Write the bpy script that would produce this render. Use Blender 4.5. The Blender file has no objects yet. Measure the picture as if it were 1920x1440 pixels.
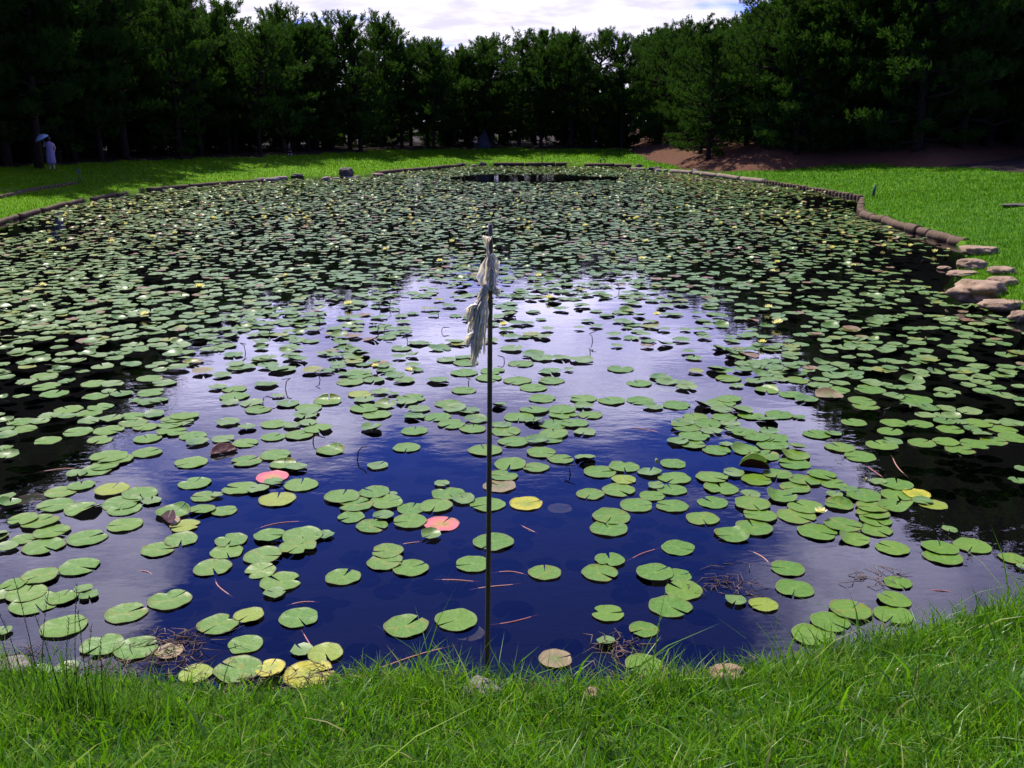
import bpy, bmesh, math, random
import numpy as np
from mathutils import Vector, Matrix, noise as mnoise

R = math.radians
rng = np.random.default_rng(7)
random.seed(7)
scene = bpy.context.scene
col = scene.collection

# ------------------------------------------------------------------ camera
F = 1750.0                     # focal length in pixels of the 1920 px wide photograph
CH = 3.2                       # camera height above the water
PITCH = math.atan((720 - 222) / F)
cam_d = bpy.data.cameras.new('camera')
cam_d.sensor_width = 36.0
cam_d.lens = 36.0 * F / 1920.0
cam_d.clip_end = 2000
cam_d.clip_start = 0.05
cam = bpy.data.objects.new('camera', cam_d)
col.objects.link(cam)
cam.location = (0, 0, CH)
cam.rotation_euler = (math.pi / 2 - PITCH, 0, 0)
scene.camera = cam
CP, SP = math.cos(PITCH), math.sin(PITCH)

# ------------------------------------------------------------------ light
SUN_AZ, SUN_EL = R(-31), R(57)         # ahead of the camera and to the left, high
SUN_DIR = Vector((math.sin(SUN_AZ) * math.cos(SUN_EL), math.cos(SUN_AZ) * math.cos(SUN_EL), math.sin(SUN_EL)))
sun_d = bpy.data.lights.new('sun', 'SUN')
sun_d.energy = 5.0
sun_d.angle = R(0.5)
sun_d.color = (1.0, 0.95, 0.86)
sun = bpy.data.objects.new('sun', sun_d)
col.objects.link(sun)
sun.rotation_euler = SUN_DIR.to_track_quat('Z', 'Y').to_euler()
sun.location = (0, 0, 40)

scene.view_settings.view_transform = 'Standard'
scene.view_settings.look = 'None'
scene.view_settings.exposure = 0.85
scene.view_settings.gamma = 1.0
scene.cycles.use_denoising = True
scene.cycles.max_bounces = 8
scene.cycles.transparent_max_bounces = 12
scene.cycles.caustics_reflective = False
scene.cycles.caustics_refractive = False
scene.render.film_transparent = False


class NT:
    """small helper round a node tree"""
    def __init__(self, tree):
        self.t = tree
        self.n = tree.nodes
        self.n.clear()

    def add(self, typ, **kw):
        n = self.n.new(typ)
        for k, v in kw.items():
            setattr(n, k, v)
        return n

    def link(self, a, b):
        self.t.links.new(a, b)

    def val(self, sock, v):
        if isinstance(v, (int, float)):
            sock.default_value = v
        elif isinstance(v, (tuple, list)):
            sock.default_value = tuple(v) + ((1.0,) if len(sock.default_value) == 4 and len(v) == 3 else ())
        else:
            self.link(v, sock)

    def math(self, op, a, b=0.0, c=None, clamp=False):
        n = self.add('ShaderNodeMath', operation=op, use_clamp=clamp)
        self.val(n.inputs[0], a)
        self.val(n.inputs[1], b)
        if c is not None:
            self.val(n.inputs[2], c)
        return n.outputs[0]

    def mix(self, f, a, b, blend='MIX'):
        n = self.add('ShaderNodeMix', data_type='RGBA', blend_type=blend)
        self.val(n.inputs[0], f)
        self.val(n.inputs[6], a)
        self.val(n.inputs[7], b)
        return n.outputs[2]

    def smooth(self, x, lo, hi):
        n = self.add('ShaderNodeMapRange', interpolation_type='SMOOTHSTEP')
        self.val(n.inputs[0], x)
        n.inputs[1].default_value = lo
        n.inputs[2].default_value = hi
        return n.outputs[0]

    def noise(self, vec, scale, detail=4.0, rough=0.55, dist=0.0):
        n = self.add('ShaderNodeTexNoise')
        if vec is not None:
            self.link(vec, n.inputs['Vector'])
        n.inputs['Scale'].default_value = scale
        n.inputs['Detail'].default_value = detail
        n.inputs['Roughness'].default_value = rough
        n.inputs['Distortion'].default_value = dist
        return n.outputs['Fac']


# ------------------------------------------------------------------ world: blue sky and clouds
world = bpy.data.worlds.new('World')
scene.world = world
world.use_nodes = True
W = NT(world.node_tree)
sky = W.add('ShaderNodeTexSky', sky_type='NISHITA')
sky.sun_disc = False
sky.sun_elevation = SUN_EL
sky.sun_rotation = SUN_AZ
sky.air_density = 1.0
sky.dust_density = 0.2
sky.ozone_density = 2.0
SKY_STRENGTH = 0.08
tc = W.add('ShaderNodeTexCoord')
sep = W.add('ShaderNodeSeparateXYZ')
W.link(tc.outputs['Generated'], sep.inputs[0])
dx, dy, dz = sep.outputs
elev = W.math('MULTIPLY', W.math('ARCSINE', dz), 180 / math.pi)
aside = W.math('DIVIDE', dx, W.math('MAXIMUM', W.math('ABSOLUTE', dy), 0.05))
den = W.math('ADD', W.math('MAXIMUM', dz, 0.0), 0.13)
pl = W.add('ShaderNodeCombineXYZ')
W.link(W.math('DIVIDE', dx, den), pl.inputs[0])
W.link(W.math('DIVIDE', dy, den), pl.inputs[1])
n1 = W.noise(pl.outputs[0], 1.55, 8.0, 0.54, 0.5)
n2 = W.noise(pl.outputs[0], 2.6, 5.0, 0.6, 0.2)
low = W.math('SUBTRACT', 1.0, W.smooth(elev, 15.0, 24.0))
lft = W.smooth(W.math('MULTIPLY', aside, -1.0), 0.32, 0.50)
rgt = W.smooth(aside, 0.14, 0.36)
ahead = W.smooth(dy, -0.2, 0.25)
far_up = W.math('SUBTRACT', 1.0, W.smooth(elev, 34.0, 55.0))
sides = W.math('MULTIPLY', W.math('MAXIMUM', lft, rgt), W.math('MULTIPLY', far_up, 0.85))
bias = W.math('MULTIPLY', W.math('MAXIMUM', low, sides), ahead)
behind = W.math('SUBTRACT', 1.0, W.smooth(dy, -0.35, 0.1))
bias = W.math('MAXIMUM', bias, W.math('MULTIPLY', behind, 0.5))  # unseen cloud behind the camera, added to make the blue fill light more neutral
cov = W.math('ADD', W.math('MULTIPLY', W.math('SUBTRACT', n1, 0.5), 3.6), W.math('SUBTRACT', W.math('MULTIPLY', bias, 1.28), 0.42))
cov = W.smooth(cov, 0.0, 0.65)
shade = W.smooth(n2, 0.34, 0.66)
def rad(*c):
    return tuple(x / SKY_STRENGTH for x in c)


cl_low = W.mix(shade, rad(0.47, 0.45, 0.60), rad(0.70, 0.68, 0.78))
cl_high = W.mix(shade, rad(0.72, 0.70, 1.30), rad(1.65, 1.60, 2.30))
cloud = W.mix(W.smooth(elev, 6.0, 12.0), cl_low, cl_high)
cloud = W.mix(behind, cloud, rad(0.20, 0.19, 0.19))
blue = W.mix(1.0, sky.outputs[0], (0.42, 0.55, 1.9), 'MULTIPLY')
skycol = W.mix(cov, blue, cloud)
bg = W.add('ShaderNodeBackground')
W.link(skycol, bg.inputs[0])
bg.inputs[1].default_value = SKY_STRENGTH
wo = W.add('ShaderNodeOutputWorld')
W.link(bg.outputs[0], wo.inputs[0])


# ------------------------------------------------------------------ helpers
def unproj(px, py, z=0.0):
    """world point at height z seen at a photograph pixel (used to survey the place)"""
    u, v = (px - 960) / F, (720 - py) / F
    d = (u, CP + v * SP, -SP + v * CP)
    t = (z - CH) / d[2]
    return d[0] * t, d[1] * t


def proj(x, y, z):
    x, y, z = np.asarray(x, float), np.asarray(y, float), np.asarray(z, float)
    dep = y * CP - (z - CH) * SP
    v = y * SP + (z - CH) * CP
    return 960 + F * x / dep, 720 - F * v / dep, dep


def px_m(px, py, z=0.0):
    """metres per photograph pixel at that ground point"""
    x, y = unproj(px, py, z)
    return (y * CP - (z - CH) * SP) / F


def sstep(x, a, b):
    t = np.clip((np.asarray(x, float) - a) / (b - a), 0, 1)
    return t * t * (3 - 2 * t)


def tag(o, label=None, cat=None, group=None, kind=None):
    if label:
        o['label'] = label
    if cat:
        o['category'] = cat
    if group:
        o['group'] = group
    if kind:
        o['kind'] = kind
    return o


def np_mesh(name, verts, faces, mat=None, attrs=None, smooth=True, loops=None):
    """mesh from an (n,3) array and faces: an (m,k) array or a list of such arrays"""
    me = bpy.data.meshes.new(name)
    verts = np.asarray(verts, np.float32)
    fl = faces if isinstance(faces, list) else [faces]
    fl = [np.asarray(f, np.int32) for f in fl if len(f)]
    me.vertices.add(len(verts))
    me.vertices.foreach_set('co', verts.ravel())
    li = np.concatenate([f.ravel() for f in fl])
    tot = np.concatenate([np.full(len(f), f.shape[1], np.int32) for f in fl])
    st = np.concatenate([[0], np.cumsum(tot)[:-1]]).astype(np.int32)
    me.loops.add(len(li))
    me.loops.foreach_set('vertex_index', li)
    me.polygons.add(len(tot))
    me.polygons.foreach_set('loop_start', st)
    me.polygons.foreach_set('loop_total', tot)
    if smooth:
        me.polygons.foreach_set('use_smooth', np.ones(len(tot), bool))
    for k, a in (attrs or {}).items():
        at = me.attributes.new(k, 'FLOAT', 'POINT')
        at.data.foreach_set('value', np.asarray(a, np.float32))
    me.update(calc_edges=True)
    if mat is not None:
        me.materials.append(mat)
    return me


def obj(name, me, parent=None, loc=(0, 0, 0), rot=(0, 0, 0), scale=(1, 1, 1)):
    o = bpy.data.objects.new(name, me)
    col.objects.link(o)
    o.location = loc
    o.rotation_euler = rot
    o.scale = scale
    if parent is not None:
        o.parent = parent
    return o


class MB:
    """collects tubes and patches into one mesh"""
    def __init__(self):
        self.v, self.q, self.t, self.n = [], [], [], 0

    def add(self, v, quads=None, tris=None):
        v = np.asarray(v, float)
        if quads is not None and len(quads):
            self.q.append(np.asarray(quads) + self.n)
        if tris is not None and len(tris):
            self.t.append(np.asarray(tris) + self.n)
        self.v.append(v)
        self.n += len(v)

    def tube(self, pts, rad, k=8, cap=True):
        pts = np.asarray(pts, float)
        m = len(pts)
        rad = np.broadcast_to(np.asarray(rad, float), (m,))
        tan = np.gradient(pts, axis=0)
        tan /= np.linalg.norm(tan, axis=1)[:, None] + 1e-9
        ref = np.array([0, 0, 1.0]) if abs(tan[0][2]) < 0.9 else np.array([1.0, 0, 0])
        a = np.cross(tan, ref)
        a /= np.linalg.norm(a, axis=1)[:, None] + 1e-9
        b = np.cross(tan, a)
        th = np.linspace(0, 2 * np.pi, k, endpoint=False)
        ring = pts[:, None] + rad[:, None, None] * (np.cos(th)[None, :, None] * a[:, None] + np.sin(th)[None, :, None] * b[:, None])
        v = ring.reshape(-1, 3)
        i = np.arange(m - 1)[:, None] * k
        j = np.arange(k)[None]
        j2 = (j + 1) % k
        q = np.stack([i + j, i + j2, i + k + j2, i + k + j], -1).reshape(-1, 4)
        tr = []
        if cap:
            v = np.vstack([v, pts[:1], pts[-1:]])
            for jj in range(k):
                tr.append((m * k, (jj + 1) % k, jj))
                tr.append((m * k + 1, (m - 1) * k + jj, (m - 1) * k + (jj + 1) % k))
        self.add(v, q, tr)

    def mesh(self, name, mat, smooth=True):
        f = []
        if self.q:
            f.append(np.concatenate(self.q))
        if self.t:
            f.append(np.concatenate(self.t))
        return np_mesh(name, np.concatenate(self.v), f, mat, smooth=smooth)


ORD = ('first second third fourth fifth sixth seventh eighth ninth tenth eleventh twelfth thirteenth fourteenth fifteenth sixteenth '
       'seventeenth eighteenth nineteenth twentieth twenty-first twenty-second twenty-third twenty-fourth twenty-fifth twenty-sixth '
       'twenty-seventh twenty-eighth twenty-ninth thirtieth thirty-first thirty-second thirty-third thirty-fourth thirty-fifth '
       'thirty-sixth thirty-seventh thirty-eighth thirty-ninth fortieth').split()


# ------------------------------------------------------------------ materials
def new_mat(name):
    m = bpy.data.materials.new(name)
    m.use_nodes = True
    return m, NT(m.node_tree)


def principled(N, base, rough=0.6, spec=0.5, normal=None, trans=None):
    b = N.add('ShaderNodeBsdfPrincipled')
    N.val(b.inputs['Base Color'], base)
    N.val(b.inputs['Roughness'], rough)
    N.val(b.inputs['Specular IOR Level'], spec)
    if normal is not None:
        N.link(normal, b.inputs['Normal'])
    sh = b.outputs[0]
    if trans is not None:
        t = N.add('ShaderNodeBsdfTranslucent')
        N.val(t.inputs[0], trans[1])
        mx = N.add('ShaderNodeMixShader')
        mx.inputs[0].default_value = trans[0]
        N.link(sh, mx.inputs[1])
        N.link(t.outputs[0], mx.inputs[2])
        sh = mx.outputs[0]
    o = N.add('ShaderNodeOutputMaterial')
    N.link(sh, o.inputs[0])
    return b


def bump(N, h, strength=0.5, dist=0.02):
    b = N.add('ShaderNodeBump')
    b.inputs['Strength'].default_value = strength
    b.inputs['Distance'].default_value = dist
    N.link(h, b.inputs['Height'])
    return b.outputs[0]


def attr(N, name):
    a = N.add('ShaderNodeAttribute', attribute_name=name)
    return a.outputs['Fac']


def pos(N):
    return N.add('ShaderNodeNewGeometry').outputs['Position']


def objco(N):
    return N.add('ShaderNodeTexCoord').outputs['Object']


# ground: lawn, needle litter under the trees and mud under water, told apart by where they lie
m_ground, N = new_mat('lawn_and_forest_floor')
p = pos(N)
nz = N.noise(p, 0.35, 5, 0.6)
nf = N.noise(p, 14, 4, 0.7)
nm = N.noise(p, 2.2, 4, 0.6)
g1 = N.mix(N.smooth(nz, 0.35, 0.65), (0.060, 0.165, 0.001), (0.110, 0.220, 0.001))
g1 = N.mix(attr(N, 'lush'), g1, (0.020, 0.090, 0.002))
g2 = N.mix(N.smooth(nm, 0.4, 0.7), g1, (0.085, 0.175, 0.002))
g3 = N.mix(N.math('MULTIPLY', N.smooth(nf, 0.3, 0.7), 0.55), g2, (0.030, 0.085, 0.006))
br = N.mix(N.smooth(nf, 0.3, 0.7), (0.050, 0.023, 0.011), (0.120, 0.055, 0.030))
br = N.mix(N.smooth(nm, 0.45, 0.7), br, (0.075, 0.034, 0.020))
g3 = N.mix(attr(N, 'thatch_shade'), g3, N.mix(N.smooth(nf, .35, .7), (0.012, 0.028, 0.003), (0.050, 0.075, 0.014)))  # near-shore thatch, its colour darkened so gaps between blades read as shade
br = N.mix(attr(N, 'bank'), N.mix(N.smooth(nf, .3, .75), (0.012, 0.008, 0.006), (0.040, 0.026, 0.018)), br)
wd = N.smooth(N.math('ADD', attr(N, 'wood'), N.math('MULTIPLY', N.math('SUBTRACT', nm, 0.5), 0.7)), 0.35, 0.65)
c = N.mix(wd, g3, br)
c = N.mix(attr(N, 'mud'), c, N.mix(nf, (0.006, 0.006, 0.004), (0.022, 0.016, 0.010)))
principled(N, c, 0.95, 0.1, bump(N, N.noise(p, 30, 5, 0.7), 0.8, 0.05))

# water: clear surface over a dark bed
m_water, N = new_mat('pond_water')
p = pos(N)
mp = N.add('ShaderNodeMapping')
mp.inputs['Scale'].default_value = (1.0, 1.7, 1.0)
N.link(p, mp.inputs[0])
h1 = N.noise(mp.outputs[0], 2.2, 3, 0.5)
h2 = N.noise(mp.outputs[0], 9.0, 2, 0.5)
calm = N.smooth(N.noise(p, 0.25, 2, 0.5), 0.42, 0.62)
hh = N.math('ADD', N.math('MULTIPLY', h1, 0.9), N.math('MULTIPLY', N.math('MULTIPLY', h2, calm), 0.35))
nb = bump(N, hh, 0.055, 0.05)
fr = N.add('ShaderNodeFresnel')
fr.inputs['IOR'].default_value = 1.34
N.link(nb, fr.inputs['Normal'])
gl = N.add('ShaderNodeBsdfGlossy')
gl.inputs['Roughness'].default_value = 0.0
gl.inputs['Color'].default_value = (1, 1, 1, 1)
N.link(nb, gl.inputs['Normal'])
tr = N.add('ShaderNodeBsdfTransparent')
tr.inputs[0].default_value = (0.40, 0.42, 0.50, 1)
mx = N.add('ShaderNodeMixShader')
N.link(fr.outputs[0], mx.inputs[0])
N.link(tr.outputs[0], mx.inputs[1])
N.link(gl.outputs[0], mx.inputs[2])
o = N.add('ShaderNodeOutputMaterial')
N.link(mx.outputs[0], o.inputs[0])


def pad_mat(name, top_a, top_b, under, rnd='object', rough=0.42, heart=None):
    """upper side green with pale veins, underside darker red; tint varies from leaf to leaf"""
    m, N = new_mat(name)
    if rnd == 'object':
        r = N.add('ShaderNodeObjectInfo').outputs['Random']
        co = objco(N)
        s = N.add('ShaderNodeSeparateXYZ')
        N.link(co, s.inputs[0])
        ang = N.math('ARCTAN2', s.outputs[1], s.outputs[0])
        rr = N.math('SQRT', N.math('ADD', N.math('POWER', s.outputs[0], 2.0), N.math('POWER', s.outputs[1], 2.0)))
        vein = N.math('POWER', N.math('ABSOLUTE', N.math('COSINE', N.math('MULTIPLY', ang, 8.5))), 24.0)
        vein = N.math('MULTIPLY', vein, 0.20)
        cen = N.math('SUBTRACT', 1.0, N.smooth(rr, 0.0, 0.22))
        edge = N.smooth(rr, 0.90, 0.99)
        nn = N.noise(co, 3.5, 4, 0.6)
    else:
        r = attr(N, 'tint')
        nn = N.noise(pos(N), 9, 3, 0.6)
        vein = cen = edge = None
    c = N.mix(r, top_a, top_b)
    if rnd == 'attr':
        c = N.mix(N.smooth(r, .78, .82), c, (0.13, 0.135, 0.012))
        c = N.mix(N.smooth(r, .91, .93), c, (0.13, 0.055, 0.030))
    c = N.mix(N.math('MULTIPLY', N.smooth(nn, 0.35, 0.7), 0.5), c, tuple(x * 1.35 for x in top_b))
    if heart is not None and rnd == 'object':
        c = N.mix(N.math('SUBTRACT', 1.0, N.smooth(rr, 0.10, 0.85)), c, heart)
    if vein is not None:
        c = N.mix(vein, c, tuple(min(1, x * 1.5) for x in top_b))
        c = N.mix(N.math('MULTIPLY', cen, 0.35), c, (0.16, 0.20, 0.03))
        c = N.mix(N.math('MULTIPLY', edge, 0.35), c, (0.11, 0.12, 0.04))
        r2 = N.math('FRACT', N.math('MULTIPLY', r, 17.31))
        blot = N.smooth(N.noise(co, 1.8, 3, 0.6), 0.50, 0.72)
        c = N.mix(N.math('MULTIPLY', blot, N.smooth(r2, .55, .95)), c, (0.135, 0.125, 0.012))
        rim = N.math('MULTIPLY', N.smooth(N.math('ADD', rr, N.math('MULTIPLY', N.math('SUBTRACT', nn, .5), .5)), 0.88, 0.99), N.smooth(r2, .2, .6))
        c = N.mix(N.math('MULTIPLY', rim, 0.5), c, (0.085, 0.055, 0.020))
        spots = N.smooth(N.noise(co, 11, 2, 0.5), 0.66, 0.72)
        c = N.mix(N.math('MULTIPLY', spots, 0.6), c, (0.07, 0.06, 0.02))
    bf = N.add('ShaderNodeNewGeometry').outputs['Backfacing']
    c = N.mix(bf, c, under)
    nrm = bump(N, N.noise(objco(N) if rnd == 'object' else pos(N), 5.0 if rnd == 'object' else 30, 2, 0.5), 0.12, 0.03 if rnd == 'object' else 0.01)
    principled(N, c, rough, 0.16, nrm)
    return m


M = {}
UND = (0.055, 0.018, 0.014)
M['green'] = pad_mat('lily_pad_green', (0.043, 0.108, 0.006), (0.070, 0.130, 0.008), UND)
M['yellow'] = pad_mat('lily_pad_yellowing', (0.100, 0.150, 0.008), (0.14, 0.17, 0.010), UND)
M['gold'] = pad_mat('lily_pad_gold', (0.22, 0.20, 0.006), (0.26, 0.235, 0.01), UND, heart=(0.16, 0.19, 0.01))
M['pink'] = pad_mat('lily_pad_pink', (0.36, 0.060, 0.080), (0.40, 0.090, 0.095), (0.28, 0.04, 0.05), heart=(0.27, 0.15, 0.04))
M['red'] = pad_mat('lily_pad_red', (0.30, 0.055, 0.040), (0.40, 0.10, 0.07), (0.28, 0.04, 0.045))
M['brown'] = pad_mat('lily_pad_brown', (0.13, 0.10, 0.045), (0.17, 0.12, 0.06), UND, heart=(0.09, 0.10, 0.03))
M['purple'] = pad_mat('lily_pad_purple', (0.11, 0.035, 0.10), (0.14, 0.05, 0.12), (0.08, 0.02, 0.06))
m_padfar = pad_mat('lily_pad_far', (0.038, 0.095, 0.010), (0.100, 0.145, 0.036), UND, rnd='attr', rough=0.40)

m_petal, N = new_mat('water_lily_petal')
principled(N, N.mix(N.add('ShaderNodeObjectInfo').outputs['Random'], (0.78, 0.72, 0.20), (0.80, 0.77, 0.42)), 0.5, 0.3, None, (0.25, (0.8, 0.75, 0.25, 1)))
m_stamen, N = new_mat('water_lily_stamen')
principled(N, (0.75, 0.52, 0.03), 0.7, 0.2)
m_sepal, N = new_mat('water_lily_sepal')
principled(N, (0.14, 0.17, 0.04), 0.6, 0.3)


def grass_mat(name, cols, trans=0.35, spec=0.22):
    m, N = new_mat(name)
    t = attr(N, 'tint')
    r = N.add('ShaderNodeValToRGB')
    N.link(t, r.inputs[0])
    els = r.color_ramp.elements
    for i, (ps, cc) in enumerate(cols):
        e = els[i] if i < 2 else els.new(ps)
        e.position = ps
        e.color = tuple(cc) + (1,)
    bright = N.mix(0.5, r.outputs[0], (0.17, 0.42, 0.004), 'MIX')
    principled(N, r.outputs[0], 0.40, spec, None, (trans, bright))
    return m


m_grass = grass_mat('shore_grass', [(0.0, (0.014, 0.060, 0.002)), (0.45, (0.055, 0.165, 0.002)), (0.85, (0.150, 0.270, 0.008)), (1.0, (0.30, 0.26, 0.09))], 0.42, 0.26)
m_lawnblade = grass_mat('lawn_grass', [(0.0, (0.016, 0.072, 0.002)), (0.55, (0.055, 0.160, 0.001)), (1.0, (0.130, 0.240, 0.001))], 0.35, 0.03)
m_tuft = grass_mat('tall_grass', [(0.0, (0.018, 0.055, 0.008)), (0.7, (0.05, 0.12, 0.018)), (1.0, (0.16, 0.18, 0.07))])


def needle_mat(name, a, b, tr):
    m, N = new_mat(name)
    r = N.add('ShaderNodeObjectInfo').outputs['Random']
    n = N.noise(objco(N), 0.9, 3, 0.6)
    c = N.mix(r, a, b)
    c = N.mix(N.smooth(n, 0.45, 0.75), c, tuple(x * 1.7 for x in b))
    principled(N, c, 0.7, 0.04, None, (0.3, tr))
    return m


m_needle = needle_mat('pine_needles', (0.008, 0.027, 0.005), (0.017, 0.042, 0.006), (0.045, 0.11, 0.008, 1))
m_broad = needle_mat('broad_leaves', (0.012, 0.045, 0.012), (0.020, 0.060, 0.014), (0.04, 0.10, 0.012, 1))

m_bark, N = new_mat('pine_bark')
oc = objco(N)
mp = N.add('ShaderNodeMapping')
mp.inputs['Scale'].default_value = (6, 6, 1.5)
N.link(oc, mp.inputs[0])
nb_ = N.noise(mp.outputs[0], 1.5, 5, 0.65)
principled(N, N.mix(nb_, (0.010, 0.007, 0.006), (0.042, 0.030, 0.023)), 0.95, 0.02, bump(N, nb_, 1.0, 0.05))


def rock_mat(name, a, b, rough=0.85):
    m, N = new_mat(name)
    oc = objco(N)
    n1 = N.noise(oc, 3.0, 6, 0.65)
    n2 = N.noise(oc, 14.0, 4, 0.7)
    c = N.mix(N.smooth(n1, 0.3, 0.7), a, b)
    c = N.mix(N.math('MULTIPLY', N.smooth(n2, 0.5, 0.75), 0.5), c, tuple(x * 0.45 for x in a))
    principled(N, c, rough, 0.3, bump(N, n2, 0.6, 0.04))
    return m


m_rock = rock_mat('bank_stone', (0.15, 0.094, 0.052), (0.30, 0.205, 0.125))
m_rockdark = rock_mat('dark_stone', (0.045, 0.033, 0.028), (0.10, 0.078, 0.066))
m_rockpink = rock_mat('pale_pink_stone', (0.20, 0.14, 0.12), (0.32, 0.24, 0.21))
m_rockgrey = rock_mat('shore_stone', (0.10, 0.085, 0.065), (0.20, 0.175, 0.14))
m_monument = rock_mat('grey_standing_stone', (0.022, 0.025, 0.032), (0.045, 0.05, 0.06))

m_log, N = new_mat('weathered_log')
oc = objco(N)
mp = N.add('ShaderNodeMapping')
mp.inputs['Scale'].default_value = (12, 12, 2)
N.link(oc, mp.inputs[0])
nl = N.noise(mp.outputs[0], 2.0, 5, 0.6)
principled(N, N.mix(nl, (0.030, 0.019, 0.010), (0.15, 0.098, 0.058)), 0.9, 0.2, bump(N, nl, 0.7, 0.02))
m_timber, N = new_mat('weathered_timber')
nl = N.noise(objco(N), 4.0, 5, 0.6)
principled(N, N.mix(nl, (0.10, 0.075, 0.055), (0.24, 0.18, 0.13)), 0.9, 0.2, bump(N, nl, 0.6, 0.02))

m_bamboo, N = new_mat('old_bamboo')
oc = objco(N)
mp = N.add('ShaderNodeMapping')
mp.inputs['Scale'].default_value = (40, 40, 3)
N.link(oc, mp.inputs[0])
nl = N.noise(mp.outputs[0], 2.0, 4, 0.6)
principled(N, N.mix(nl, (0.020, 0.012, 0.008), (0.060, 0.036, 0.022)), 0.42, 0.5, bump(N, nl, 0.2, 0.004))
m_cloth, N = new_mat('white_rag')
oc = objco(N)
nl = N.noise(oc, 40, 4, 0.6)
n2_ = N.noise(oc, 9, 4, 0.6)
principled(N, N.mix(N.smooth(n2_, 0.4, 0.75), (0.90, 0.87, 0.76), (0.74, 0.69, 0.57)), 0.9, 0.1, bump(N, nl, 0.3, 0.004), (0.55, (0.94, 0.90, 0.78, 1)))

m_stem, N = new_mat('red_lily_stem')
principled(N, N.mix(N.add('ShaderNodeObjectInfo').outputs['Random'], (0.24, 0.060, 0.050), (0.34, 0.16, 0.10)), 0.5, 0.4)
m_stalk, N = new_mat('dead_stalk')
principled(N, (0.015, 0.010, 0.016), 0.7, 0.3)
m_debris, N = new_mat('rotting_stalks')
nl = N.noise(pos(N), 7, 3, 0.6)
principled(N, N.mix(N.smooth(nl, 0.3, 0.7), (0.045, 0.028, 0.022), (0.20, 0.13, 0.09)), 0.8, 0.2)


def plain(name, c, rough=0.6, spec=0.3):
    m, N = new_mat(name)
    n = N.noise(objco(N), 8, 3, 0.6)
    principled(N, N.mix(n, tuple(x * 0.85 for x in c), tuple(min(1, x * 1.15) for x in c)), rough, spec)
    return m


m_metal = plain('pale_painted_metal', (0.60, 0.60, 0.58), 0.45)
m_dkpost = plain('dark_green_paint', (0.02, 0.06, 0.03), 0.5)
m_dress = plain('pale_lavender_dress', (0.20, 0.17, 0.28), 0.85, 0.05)
m_skin = plain('skin', (0.45, 0.27, 0.19), 0.55)
m_hair = plain('black_hair', (0.015, 0.012, 0.012), 0.5)
m_parasol = plain('pale_blue_parasol', (0.24, 0.32, 0.42), 0.7, 0.1)
m_dark = plain('dark_clothing', (0.020, 0.018, 0.022), 0.85, 0.1)
m_white = plain('white_socks', (0.75, 0.75, 0.74), 0.8, 0.1)

# ------------------------------------------------------------------ survey of the place
SHORE_PX = [(0, 420), (60, 401), (150, 378), (275, 358), (400, 347), (480, 341), (535, 336), (610, 335), (668, 333), (705, 327),
            (780, 320), (862, 312), (910, 310), (960, 310), (1050, 310), (1180, 313), (1215, 319), (1250, 322), (1330, 330), (1430, 342),
            (1520, 356), (1618, 373), (1617, 384), (1616, 398), (1640, 412), (1700, 430), (1790, 456), (1812, 472), (1808, 495),
            (1790, 515), (1800, 545), (1850, 570), (1920, 594)]
shore = [unproj(x, y) for x, y in SHORE_PX]
shore += [(8.4, 11.6), (8.2, 9.6), (6.6, 7.9), (4.9, 6.5)]
shore += [unproj(x, y) for x, y in [(1900, 1160), (1800, 1178), (1700, 1205), (1600, 1228), (1500, 1248), (1400, 1266), (1280, 1290), (1180, 1302),
                                     (1080, 1308), (960, 1306), (880, 1300), (780, 1284), (680, 1276), (560, 1304), (440, 1306), (330, 1290),
                                     (220, 1284), (110, 1276), (0, 1258)]]
shore += [(-4.4, 5.2), (-7.0, 6.2), (-10.5, 8.5), (-14, 13), (-16.4, 19), (-16.6, 24)]
SHORE = np.array(shore)


def sdf(poly, x, y):
    """signed distance to a closed polygon, negative inside"""
    x, y = np.asarray(x, float), np.asarray(y, float)
    best = np.full(x.shape, 1e9)
    inside = np.zeros(x.shape, bool)
    n = len(poly)
    for i in range(n):
        ax, ay = poly[i]
        bx, by = poly[(i + 1) % n]
        ex, ey = bx - ax, by - ay
        t = np.clip(((x - ax) * ex + (y - ay) * ey) / (ex * ex + ey * ey + 1e-12), 0, 1)
        d = (x - ax - t * ex) ** 2 + (y - ay - t * ey) ** 2
        best = np.minimum(best, d)
        cr = ((ay > y) != (by > y)) & (x < (bx - ax) * (y - ay) / (by - ay + 1e-12) + ax)
        inside ^= cr
    d = np.sqrt(best)
    return np.where(inside, -d, d)


FOOT_PX = [(1180, 290), (1240, 300), (1300, 309), (1400, 314), (1560, 315), (1650, 319), (1760, 327), (1840, 322), (1960, 305)]
foot = [unproj(x, y, 0.55) for x, y in FOOT_PX]
BANK = np.array(foot + [(70, 30), (120, 60), (80, 160), (14, 130)])


def wob(x, y, s, a):
    return a * (np.sin(x * s * 1.3 + 1.7) * np.cos(y * s * 1.1 + .4) + .5 * np.sin(x * s * 2.9 + y * s * 2.3))


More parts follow.
